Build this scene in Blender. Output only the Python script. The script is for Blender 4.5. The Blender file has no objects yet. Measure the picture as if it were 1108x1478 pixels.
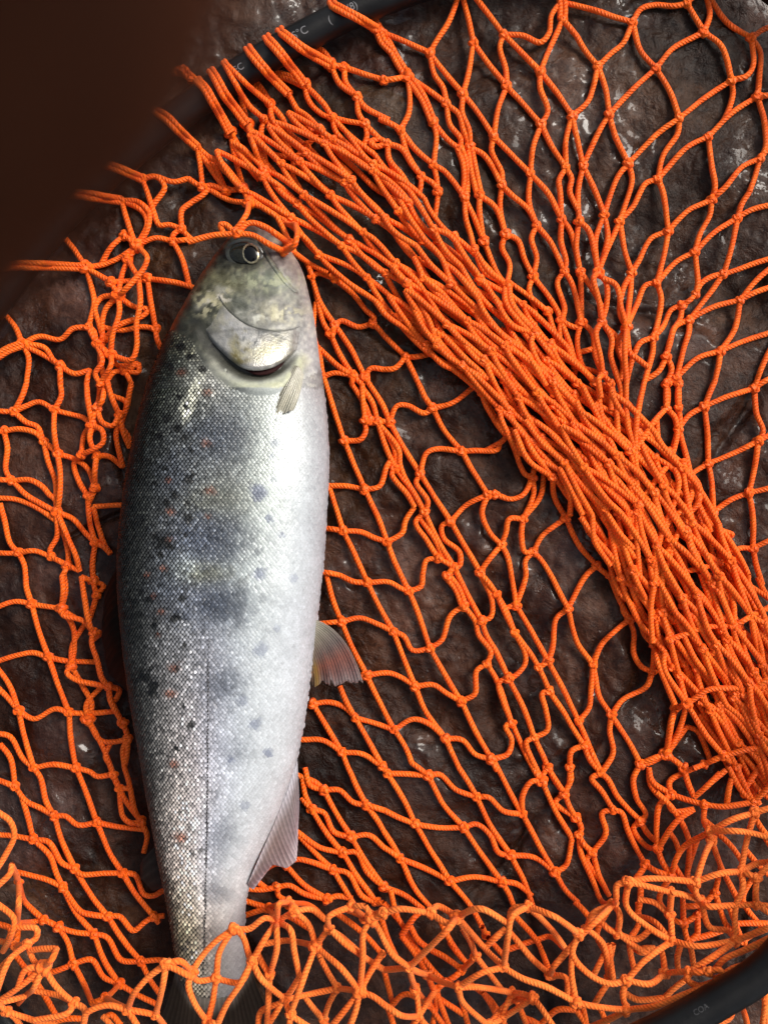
import bpy, math, random
import numpy as np
from mathutils import Vector

random.seed(7)
rng = np.random.default_rng(7)
scene = bpy.context.scene
COL = scene.collection
R_ = math.radians

# ---------------------------------------------------------------- camera, sky, sun
S = 0.0003            # metres per unit; all layout below is in units of 0.3 mm on the rock, y down
H = 1333.0            # camera height above the rock, in units (0.40 m)
CX, CY = 554.0, 739.0
cam_data = bpy.data.cameras.new('camera')
cam = bpy.data.objects.new('camera', cam_data)
COL.objects.link(cam)
cam.location = (0, 0, H * S)
cam.rotation_euler = (0, 0, 0)
cam_data.sensor_fit = 'VERTICAL'
cam_data.sensor_height = 24.0
cam_data.lens = 24.0 * H / 1478.0
cam_data.clip_start = 0.0008
cam_data.clip_end = 50
cam_data.dof.use_dof = True
cam_data.dof.focus_distance = (H - 40) * S
cam_data.dof.aperture_fstop = cam_data.lens / 2.7
scene.camera = cam

SUN_EL, SUN_AZ = R_(44), R_(58)       # azimuth clockwise from +Y (top of the picture): light from the upper right
world = bpy.data.worlds.new("World")
scene.world = world
world.use_nodes = True
wn = world.node_tree.nodes
bg = wn['Background']
sky = wn.new('ShaderNodeTexSky')
sky.sky_type = 'NISHITA'
sky.sun_disc = False
sky.sun_elevation = SUN_EL
sky.sun_rotation = SUN_AZ
sky.air_density = 1.0
sky.dust_density = 6.0
sky.ozone_density = 1.0
veil = wn.new('ShaderNodeHueSaturation')      # thin bright cloud takes the deep blue out of the sky
veil.inputs['Saturation'].default_value = 0.55
world.node_tree.links.new(sky.outputs[0], veil.inputs['Color'])
world.node_tree.links.new(veil.outputs[0], bg.inputs['Color'])
bg.inputs['Strength'].default_value = 0.12
sun_data = bpy.data.lights.new('sun', 'SUN')
sun_data.energy = 2.0
sun_data.angle = R_(22)
sun_data.color = (1.0, 0.95, 0.88)
sun = bpy.data.objects.new('sun', sun_data)
COL.objects.link(sun)
d = Vector((math.sin(SUN_AZ) * math.cos(SUN_EL), math.cos(SUN_AZ) * math.cos(SUN_EL), math.sin(SUN_EL)))
sun.rotation_euler = (-d).to_track_quat('-Z', 'Y').to_euler()
sun.location = d * 2
scene.view_settings.view_transform = 'Standard'
scene.view_settings.look = 'None'
scene.view_settings.exposure = 0.5
scene.view_settings.gamma = 1.0
scene.cycles.max_bounces = 8

# ---------------------------------------------------------------- helpers
def lin(c):
    c = np.asarray(c, dtype=float) / 255.0
    return np.where(c <= 0.04045, c / 12.92, ((c + 0.055) / 1.055) ** 2.4)

def wpt(p):
    """layout point (x, y, z) as seen from above -> metres, standing at its own height z"""
    p = np.asarray(p, dtype=float)
    f = (H - p[..., 2]) / H
    return np.stack([(p[..., 0] - CX) * f * S, -(p[..., 1] - CY) * f * S, p[..., 2] * S], -1)

def smooth01(t):
    t = np.clip(t, 0, 1)
    return t * t * (3 - 2 * t)

def hash2(ix, iy, seed):
    h = (ix.astype(np.int64) * 374761393 + iy.astype(np.int64) * 668265263 + seed * 1442695041) & 0xFFFFFFFF
    h = ((h ^ (h >> 13)) * 1274126177) & 0xFFFFFFFF
    h = (h ^ (h >> 16)) & 0xFFFF
    return h / 65535.0

def vnoise(x, y, seed=0):
    x = np.asarray(x, float); y = np.asarray(y, float)
    ix = np.floor(x); iy = np.floor(y)
    fx = smooth01(x - ix); fy = smooth01(y - iy)
    a = hash2(ix, iy, seed); b = hash2(ix + 1, iy, seed)
    c = hash2(ix, iy + 1, seed); e = hash2(ix + 1, iy + 1, seed)
    return (a * (1 - fx) + b * fx) * (1 - fy) + (c * (1 - fx) + e * fx) * fy

def fbm(x, y, scale, octaves=4, seed=0):
    v = 0; amp = 1; tot = 0
    for k in range(octaves):
        v = v + amp * vnoise(np.asarray(x) / scale + 17.3 * k, np.asarray(y) / scale - 9.1 * k, seed + k)
        tot += amp; amp *= 0.5; scale *= 0.5
    return v / tot - 0.5

def raw_mesh(name, verts, faces, mats, smooth=True, uv=None, colors=None, mat_index=None):
    me = bpy.data.meshes.new(name)
    verts = np.asarray(verts, dtype=np.float32)
    faces = np.asarray(faces, dtype=np.int32)
    n = faces.shape[1]
    me.vertices.add(len(verts)); me.vertices.foreach_set('co', verts.ravel())
    me.loops.add(faces.size); me.loops.foreach_set('vertex_index', faces.ravel())
    me.polygons.add(len(faces))
    me.polygons.foreach_set('loop_start', np.arange(0, faces.size, n, dtype=np.int32))
    me.polygons.foreach_set('use_smooth', np.full(len(faces), smooth))
    for m in (mats if isinstance(mats, (list, tuple)) else [mats]):
        me.materials.append(m)
    if mat_index is not None:
        me.polygons.foreach_set('material_index', np.asarray(mat_index, dtype=np.int32))
    if uv is not None:
        layer = me.uv_layers.new(name='UVMap')
        layer.data.foreach_set('uv', np.asarray(uv, dtype=np.float32)[faces.ravel()].ravel())
    if colors is not None:
        at = me.attributes.new('tint', 'FLOAT_COLOR', 'POINT')
        c4 = np.ones((len(verts), 4), dtype=np.float32); c4[:, :3] = colors
        at.data.foreach_set('color', c4.ravel())
    me.update(); me.validate()
    return me

def link(name, me, parent=None, loc=None):
    o = bpy.data.objects.new(name, me)
    COL.objects.link(o)
    if parent is not None:
        o.parent = parent
    if loc is not None:
        o.location = loc
    return o

def grid_faces(nr, nc, wrap=False):
    r = np.arange(nr - 1)[:, None]; c = np.arange(nc if wrap else nc - 1)[None, :]
    c2 = (c + 1) % nc
    return np.stack([r * nc + c, r * nc + c2, (r + 1) * nc + c2, (r + 1) * nc + c], -1).reshape(-1, 4)

def resample(pts, n):
    pts = np.asarray(pts, float)
    s = np.concatenate([[0], np.cumsum(np.linalg.norm(np.diff(pts, axis=0), axis=1))])
    t = np.linspace(0, s[-1], n)
    return np.stack([np.interp(t, s, pts[:, k]) for k in range(pts.shape[1])], -1)

def catmull(pts, step):
    """smooth curve through pts (n, k), sampled about every `step` units"""
    p = np.asarray(pts, float)
    if len(p) == 2:
        n = max(2, int(np.linalg.norm(p[1] - p[0]) / step) + 1)
        t = np.linspace(0, 1, n)[:, None]
        return p[0] * (1 - t) + p[1] * t
    ext = np.vstack([2 * p[0] - p[1], p, 2 * p[-1] - p[-2]])
    out = []
    for i in range(1, len(ext) - 2):
        p0, p1, p2, p3 = ext[i - 1:i + 3]
        k0 = 0.0
        k1 = k0 + max(np.linalg.norm(p1 - p0), 1e-3) ** 0.5
        k2 = k1 + max(np.linalg.norm(p2 - p1), 1e-3) ** 0.5
        k3 = k2 + max(np.linalg.norm(p3 - p2), 1e-3) ** 0.5
        n = max(2, int(np.linalg.norm(p2 - p1) / step) + 1)
        t = np.linspace(k1, k2, n + 1)[:-1, None]
        a1 = (k1 - t) / (k1 - k0) * p0 + (t - k0) / (k1 - k0) * p1
        a2 = (k2 - t) / (k2 - k1) * p1 + (t - k1) / (k2 - k1) * p2
        a3 = (k3 - t) / (k3 - k2) * p2 + (t - k2) / (k3 - k2) * p3
        b1 = (k2 - t) / (k2 - k0) * a1 + (t - k0) / (k2 - k0) * a2
        b2 = (k3 - t) / (k3 - k1) * a2 + (t - k1) / (k3 - k1) * a3
        out.append((k2 - t) / (k2 - k1) * b1 + (t - k1) / (k2 - k1) * b2)
    out.append(p[-1:])
    return np.vstack(out)

def tube(path, radius, k=10, twist_pitch=None, closed=False):
    """verts, faces, uv (u along in layout units, v around) for a round tube; the seam lies underneath"""
    path = np.asarray(path, float)
    n = len(path)
    tg = np.gradient(path, axis=0)
    if closed:
        tg = np.roll(path, -1, 0) - np.roll(path, 1, 0)
    tg /= np.maximum(np.linalg.norm(tg, axis=1, keepdims=True), 1e-9)
    side = np.stack([tg[:, 1], -tg[:, 0], np.zeros(n)], -1)
    ln = np.linalg.norm(side, axis=1)
    good = ln > 0.12
    if not good.all():
        idx = np.where(good)[0]
        if len(idx) == 0:
            side[:] = (1, 0, 0)
        else:
            near = idx[np.argmin(np.abs(np.arange(n)[:, None] - idx[None, :]), axis=1)]
            side = side[near]
    side -= (side * tg).sum(1, keepdims=True) * tg
    side /= np.maximum(np.linalg.norm(side, axis=1, keepdims=True), 1e-9)
    up = np.cross(side, tg)
    a = np.linspace(-math.pi / 2, 1.5 * math.pi, k + 1)
    rr = np.broadcast_to(np.asarray(radius, float).reshape(-1, 1) if np.ndim(radius) else np.full((1, 1), radius), (n, 1))
    v = path[:, None, :] + rr[:, :, None] * (np.cos(a)[None, :, None] * side[:, None, :] + np.sin(a)[None, :, None] * up[:, None, :])
    s = np.concatenate([[0], np.cumsum(np.linalg.norm(np.diff(path, axis=0), axis=1))])
    uv = np.stack(np.broadcast_arrays(s[:, None], np.linspace(0, 1, k + 1)[None, :]), -1)
    return v.reshape(-1, 3), grid_faces(n, k + 1), uv.reshape(-1, 2)

# material helpers
def new_mat(name):
    m = bpy.data.materials.new(name); m.use_nodes = True
    nt = m.node_tree
    return m, nt, nt.nodes['Principled BSDF']

def node(nt, kind, **kw):
    n = nt.nodes.new(kind)
    for k, v in kw.items():
        setattr(n, k, v)
    return n

def mathn(nt, op, a, b=None, c=None):
    n = node(nt, 'ShaderNodeMath', operation=op)
    for i, v in enumerate((a, b, c)):
        if v is None:
            continue
        if isinstance(v, (int, float)):
            n.inputs[i].default_value = v
        else:
            nt.links.new(v, n.inputs[i])
    return n.outputs[0]

def ramp(nt, fac, stops):
    n = node(nt, 'ShaderNodeValToRGB')
    el = n.color_ramp.elements
    while len(el) < len(stops):
        el.new(0.5)
    for e, (p, c) in zip(el, stops):
        e.position = p; e.color = (*c, 1)
    nt.links.new(fac, n.inputs[0])
    return n.outputs[0]

def noise_tex(nt, vec, scale, detail=4, rough=0.55, dist=0.0):
    n = node(nt, 'ShaderNodeTexNoise')
    n.inputs['Scale'].default_value = scale; n.inputs['Detail'].default_value = detail
    n.inputs['Roughness'].default_value = rough; n.inputs['Distortion'].default_value = dist
    if vec is not None:
        nt.links.new(vec, n.inputs['Vector'])
    return n.outputs[0]

def mix_col(nt, fac, a, b, mode='MIX'):
    n = node(nt, 'ShaderNodeMix', data_type='RGBA', blend_type=mode)
    for sock, v in ((n.inputs[0], fac), (n.inputs[6], a), (n.inputs[7], b)):
        if isinstance(v, (int, float)):
            sock.default_value = v
        elif isinstance(v, tuple):
            sock.default_value = (*v, 1)
        else:
            nt.links.new(v, sock)
    return n.outputs[2]

def bump(nt, height, strength, dist, normal=None):
    n = node(nt, 'ShaderNodeBump')
    n.inputs['Strength'].default_value = strength; n.inputs['Distance'].default_value = dist
    nt.links.new(height, n.inputs['Height'])
    if normal is not None:
        nt.links.new(normal, n.inputs['Normal'])
    return n.outputs[0]

def tag(o, label=None, cat=None, group=None, kind=None):
    for k, v in (('label', label), ('category', cat), ('group', group), ('kind', kind)):
        if v:
            o[k] = v
    return o

def empty(name, loc=(0, 0, 0)):
    o = bpy.data.objects.new(name, None)
    COL.objects.link(o); o.location = loc
    o.empty_display_size = 0.01
    return o

# ---------------------------------------------------------------- materials
def rock_material():
    m, nt, b = new_mat('wet_brown_rock')
    co = node(nt, 'ShaderNodeTexCoord').outputs['Object']
    n1 = noise_tex(nt, co, 17, 7, 0.62, 0.5)
    n2 = noise_tex(nt, co, 90, 6, 0.65, 0.4)
    n3 = noise_tex(nt, co, 420, 4, 0.6)
    c1 = ramp(nt, n1, [(0.30, (0.010, 0.0032, 0.0011)), (0.45, (0.029, 0.0108, 0.0045)), (0.56, (0.055, 0.0240, 0.0125)), (0.70, (0.090, 0.050, 0.035))])
    c2 = ramp(nt, n2, [(0.32, (0.35, 0.28, 0.24)), (0.5, (0.9, 0.85, 0.82)), (0.7, (1.5, 1.42, 1.4))])
    c = mix_col(nt, 0.85, c1, c2, 'MULTIPLY')
    pits = ramp(nt, n3, [(0.36, (0.25, 0.2, 0.2)), (0.46, (1, 1, 1))])
    c = mix_col(nt, 0.6, c, pits, 'MULTIPLY')
    red = ramp(nt, noise_tex(nt, co, 35, 3), [(0.52, (0, 0, 0)), (0.66, (1, 1, 1))])
    c = mix_col(nt, mathn(nt, 'MULTIPLY', red, 0.35), c, (0.034, 0.010, 0.005))
    at = node(nt, 'ShaderNodeAttribute', attribute_name='tint')
    c = mix_col(nt, 1.0, c, at.outputs['Color'], 'MULTIPLY')
    nt.links.new(c, b.inputs['Base Color'])
    wet = noise_tex(nt, co, 30, 4, 0.6)
    rg = node(nt, 'ShaderNodeMapRange'); nt.links.new(wet, rg.inputs[0])
    rg.inputs[1].default_value = 0.4; rg.inputs[2].default_value = 0.62
    rg.inputs[3].default_value = 0.26; rg.inputs[4].default_value = 0.5
    nt.links.new(rg.outputs[0], b.inputs['Roughness'])
    b.inputs['Specular IOR Level'].default_value = 0.16
    h1 = noise_tex(nt, co, 160, 8, 0.62, 0.6)
    h2 = noise_tex(nt, co, 520, 4, 0.6, 1.2)
    hh = mathn(nt, 'ADD', mathn(nt, 'MULTIPLY', h1, 1.0), mathn(nt, 'MULTIPLY', h2, 0.22))
    nrm = bump(nt, hh, 0.7, 0.0026)
    nt.links.new(nrm, b.inputs['Normal'])
    # standing water: thin menisci wind round the grains, in patches
    def rim(scale, width, dist, det):
        n = noise_tex(nt, co, scale, det, 0.5, dist)
        a = mathn(nt, 'ABSOLUTE', mathn(nt, 'SUBTRACT', n, 0.5))
        q = node(nt, 'ShaderNodeMapRange', interpolation_type='SMOOTHSTEP'); nt.links.new(a, q.inputs[0])
        q.inputs[1].default_value = 0.0; q.inputs[2].default_value = width; q.inputs[3].default_value = 1.0; q.inputs[4].default_value = 0.0
        return q.outputs[0]
    patch = ramp(nt, noise_tex(nt, co, 55, 3, 0.6), [(0.55, (0, 0, 0)), (0.68, (1, 1, 1))])
    film = mathn(nt, 'MULTIPLY', mathn(nt, 'ADD', rim(130, 0.05, 1.4, 1), mathn(nt, 'MULTIPLY', rim(300, 0.07, 1.0, 1), 0.5)), patch)
    film = mathn(nt, 'ADD', mathn(nt, 'MULTIPLY', film, 0.4), mathn(nt, 'MULTIPLY', noise_tex(nt, co, 85, 2, 0.5, 1.0), 0.34))
    nt.links.new(bump(nt, film, 1.0, 0.0032), b.inputs['Coat Normal'])
    cw = ramp(nt, noise_tex(nt, co, 18, 3), [(0.44, (0.0,) * 3), (0.62, (0.7,) * 3)])
    nt.links.new(cw, b.inputs['Coat Weight'])
    b.inputs['Coat Roughness'].default_value = 0.035
    b.inputs['Coat IOR'].default_value = 1.36
    return m

def twine_material(name, base, pale, rough):
    m, nt, b = new_mat(name)
    uv = node(nt, 'ShaderNodeTexCoord').outputs['UV']
    sep = node(nt, 'ShaderNodeSeparateXYZ'); nt.links.new(uv, sep.inputs[0])
    ph = mathn(nt, 'MULTIPLY_ADD', sep.outputs[0], 1 / 4.8, mathn(nt, 'MULTIPLY', sep.outputs[1], 4.0))
    ply = mathn(nt, 'SINE', mathn(nt, 'MULTIPLY', ph, 2 * math.pi))
    ply = mathn(nt, 'MULTIPLY_ADD', ply, 0.5, 0.5)
    ply = mathn(nt, 'POWER', ply, 0.6)
    fib = mathn(nt, 'SINE', mathn(nt, 'MULTIPLY', mathn(nt, 'MULTIPLY_ADD', sep.outputs[0], 1 / 2.2, mathn(nt, 'MULTIPLY', sep.outputs[1], -9.0)), 2 * math.pi))
    ob = node(nt, 'ShaderNodeTexCoord').outputs['Object']
    n1 = noise_tex(nt, ob, 130, 4, 0.6)
    n2 = noise_tex(nt, ob, 2400, 2, 0.6)
    c = mix_col(nt, ramp(nt, n1, [(0.38, (0, 0, 0)), (0.68, (1, 1, 1))]), base, pale)
    c = mix_col(nt, 0.35, c, ramp(nt, n2, [(0.3, (0.55, 0.5, 0.5)), (0.7, (1.3, 1.3, 1.3))]), 'MULTIPLY')
    wear = noise_tex(nt, ob, 28, 5, 0.65)
    c = mix_col(nt, 0.55, c, ramp(nt, wear, [(0.30, (0.62, 0.50, 0.45)), (0.48, (1, 1, 1)), (0.7, (1.08, 1.15, 1.3))]), 'MULTIPLY')
    # the lay of the strands: shade between the plies is mixed into the colour
    c = mix_col(nt, mathn(nt, 'MULTIPLY', mathn(nt, 'SUBTRACT', 1.0, ply), 0.29), c, (0.36, 0.032, 0.002))
    nt.links.new(c, b.inputs['Base Color'])
    b.inputs['Roughness'].default_value = rough
    b.inputs['Specular IOR Level'].default_value = 0.28
    b.inputs['Sheen Weight'].default_value = 0.05
    b.inputs['Sheen Roughness'].default_value = 0.4
    h = mathn(nt, 'ADD', ply, mathn(nt, 'MULTIPLY', fib, 0.12))
    nt.links.new(bump(nt, h, 0.8, 1.0 * S), b.inputs['Normal'])
    return m

MAT_ROCK = rock_material()
MAT_TWINE = twine_material('wet_orange_twine', (0.86, 0.104, 0.003), (0.92, 0.152, 0.006), 0.5)
MAT_TWINE_SKYLIT = twine_material('skylit_orange_twine', (0.87, 0.155, 0.016), (0.93, 0.230, 0.038), 0.75)  # paler copy of the twine: sky light on raised cords, put into the colour

def pipe_material():
    m, nt, b = new_mat('black_pipe_plastic')
    ob = node(nt, 'ShaderNodeTexCoord').outputs['Object']
    n = noise_tex(nt, ob, 60, 5, 0.6)
    nt.links.new(ramp(nt, n, [(0.35, (0.003, 0.003, 0.003)), (0.7, (0.008, 0.008, 0.008))]), b.inputs['Base Color'])
    rg = node(nt, 'ShaderNodeMapRange'); nt.links.new(noise_tex(nt, ob, 200, 4), rg.inputs[0])
    rg.inputs[3].default_value = 0.28; rg.inputs[4].default_value = 0.5
    nt.links.new(rg.outputs[0], b.inputs['Roughness'])
    b.inputs['Specular IOR Level'].default_value = 0.22
    nt.links.new(bump(nt, noise_tex(nt, ob, 900, 3), 0.15, 0.0004), b.inputs['Normal'])
    return m
MAT_PIPE = pipe_material()
MAT_PRINT, _nt, _b = new_mat('grey_print')
_b.inputs['Base Color'].default_value = (0.12, 0.12, 0.125, 1); _b.inputs['Roughness'].default_value = 0.6

# ---------------------------------------------------------------- the rock
def axis(lo, hi, a, b, fine, coarse):
    inner = np.arange(a, b + fine, fine)
    left = []; x = a; st = fine
    while x > lo:
        st = min(st * 1.35, coarse); x -= st; left.append(x)
    right = []; x = inner[-1]; st = fine
    while x < hi:
        st = min(st * 1.35, coarse); x += st; right.append(x)
    return np.concatenate([left[::-1], inner, right])

_sx = rng.uniform(-1400, 2500, 150); _sy = rng.uniform(-1400, 2900, 150)
_tx = rng.normal(0, 0.045, 150); _ty = rng.normal(0, 0.045, 150); _hz = rng.normal(0, 5.0, 150)

def rock_height(x, y):
    """height of the rock and how deep in a crack (0..1) a point is"""
    x = np.asarray(x, float); y = np.asarray(y, float)
    shp = x.shape
    x = x.ravel(); y = y.ravel()
    wx = x + 70 * fbm(x, y, 160, 3, 50); wy = y + 70 * fbm(x, y, 160, 3, 60)
    d1 = np.full(x.shape, 1e9); d2 = np.full(x.shape, 1e9); who = np.zeros(x.shape, int)
    for k in range(len(_sx)):
        dk = np.hypot(wx - _sx[k], wy - _sy[k])
        closer = dk < d1
        d2 = np.where(closer, d1, np.minimum(d2, dk))
        who = np.where(closer, k, who)
        d1 = np.where(closer, dk, d1)
    edge = d2 - d1
    plane = _hz[who] + (wx - _sx[who]) * _tx[who] + (wy - _sy[who]) * _ty[who]
    crack = (1 - smooth01(edge / 26.0)) * smooth01(0.2 + 2.2 * fbm(x, y, 150, 2, 90))
    z = plane * smooth01(edge / 70.0) - 9 * crack ** 2
    z = z + 30 * fbm(x, y, 190, 5, 3) + 17 * fbm(x, y, 52, 4, 9) + 4 * fbm(x, y, 13, 2, 19)
    return np.clip(z - 6, -34, 5).reshape(shp), crack.reshape(shp), who.reshape(shp)

gx = axis(-2600, 3700, -90, 1200, 3.0, 160)
gy = axis(-2600, 4100, -90, 1570, 3.0, 160)
GX, GY = np.meshgrid(gx, gy)
GZ, GC, GW = rock_height(GX, GY)
rock_v = np.stack([(GX - CX) * S, -(GY - CY) * S, GZ * S], -1).reshape(-1, 3)
_crack_tone = (1 - 0.35 * GC.ravel())[:, None] * np.ones(3)  # tone drops in the cracks
_stone = np.random.default_rng(15).uniform(0.55, 1.12, len(_sx))[GW.ravel()][:, None] * (1 + np.random.default_rng(16).normal(0, .07, (len(_sx), 3))[GW.ravel()])
_grain = 1 + 0.5 * fbm(GX.ravel(), GY.ravel(), 260, 3, 77)[:, None]
rock = link('rock_ground', raw_mesh('rock_ground', rock_v, grid_faces(len(gy), len(gx))[:, ::-1], MAT_ROCK, colors=_crack_tone * _grain * _stone))
tag(rock, 'wet dark brown rock under the orange net', None, None, 'structure')

def ground_at(x, y):
    x = np.clip(x, gx[0], gx[-1] - 1e-3); y = np.clip(y, gy[0], gy[-1] - 1e-3)
    i = np.clip(np.searchsorted(gx, x) - 1, 0, len(gx) - 2); j = np.clip(np.searchsorted(gy, y) - 1, 0, len(gy) - 2)
    fx = (x - gx[i]) / (gx[i + 1] - gx[i]); fy = (y - gy[j]) / (gy[j + 1] - gy[j])
    return (GZ[j, i] * (1 - fx) + GZ[j, i + 1] * fx) * (1 - fy) + (GZ[j + 1, i] * (1 - fx) + GZ[j + 1, i + 1] * fx) * fy
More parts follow.
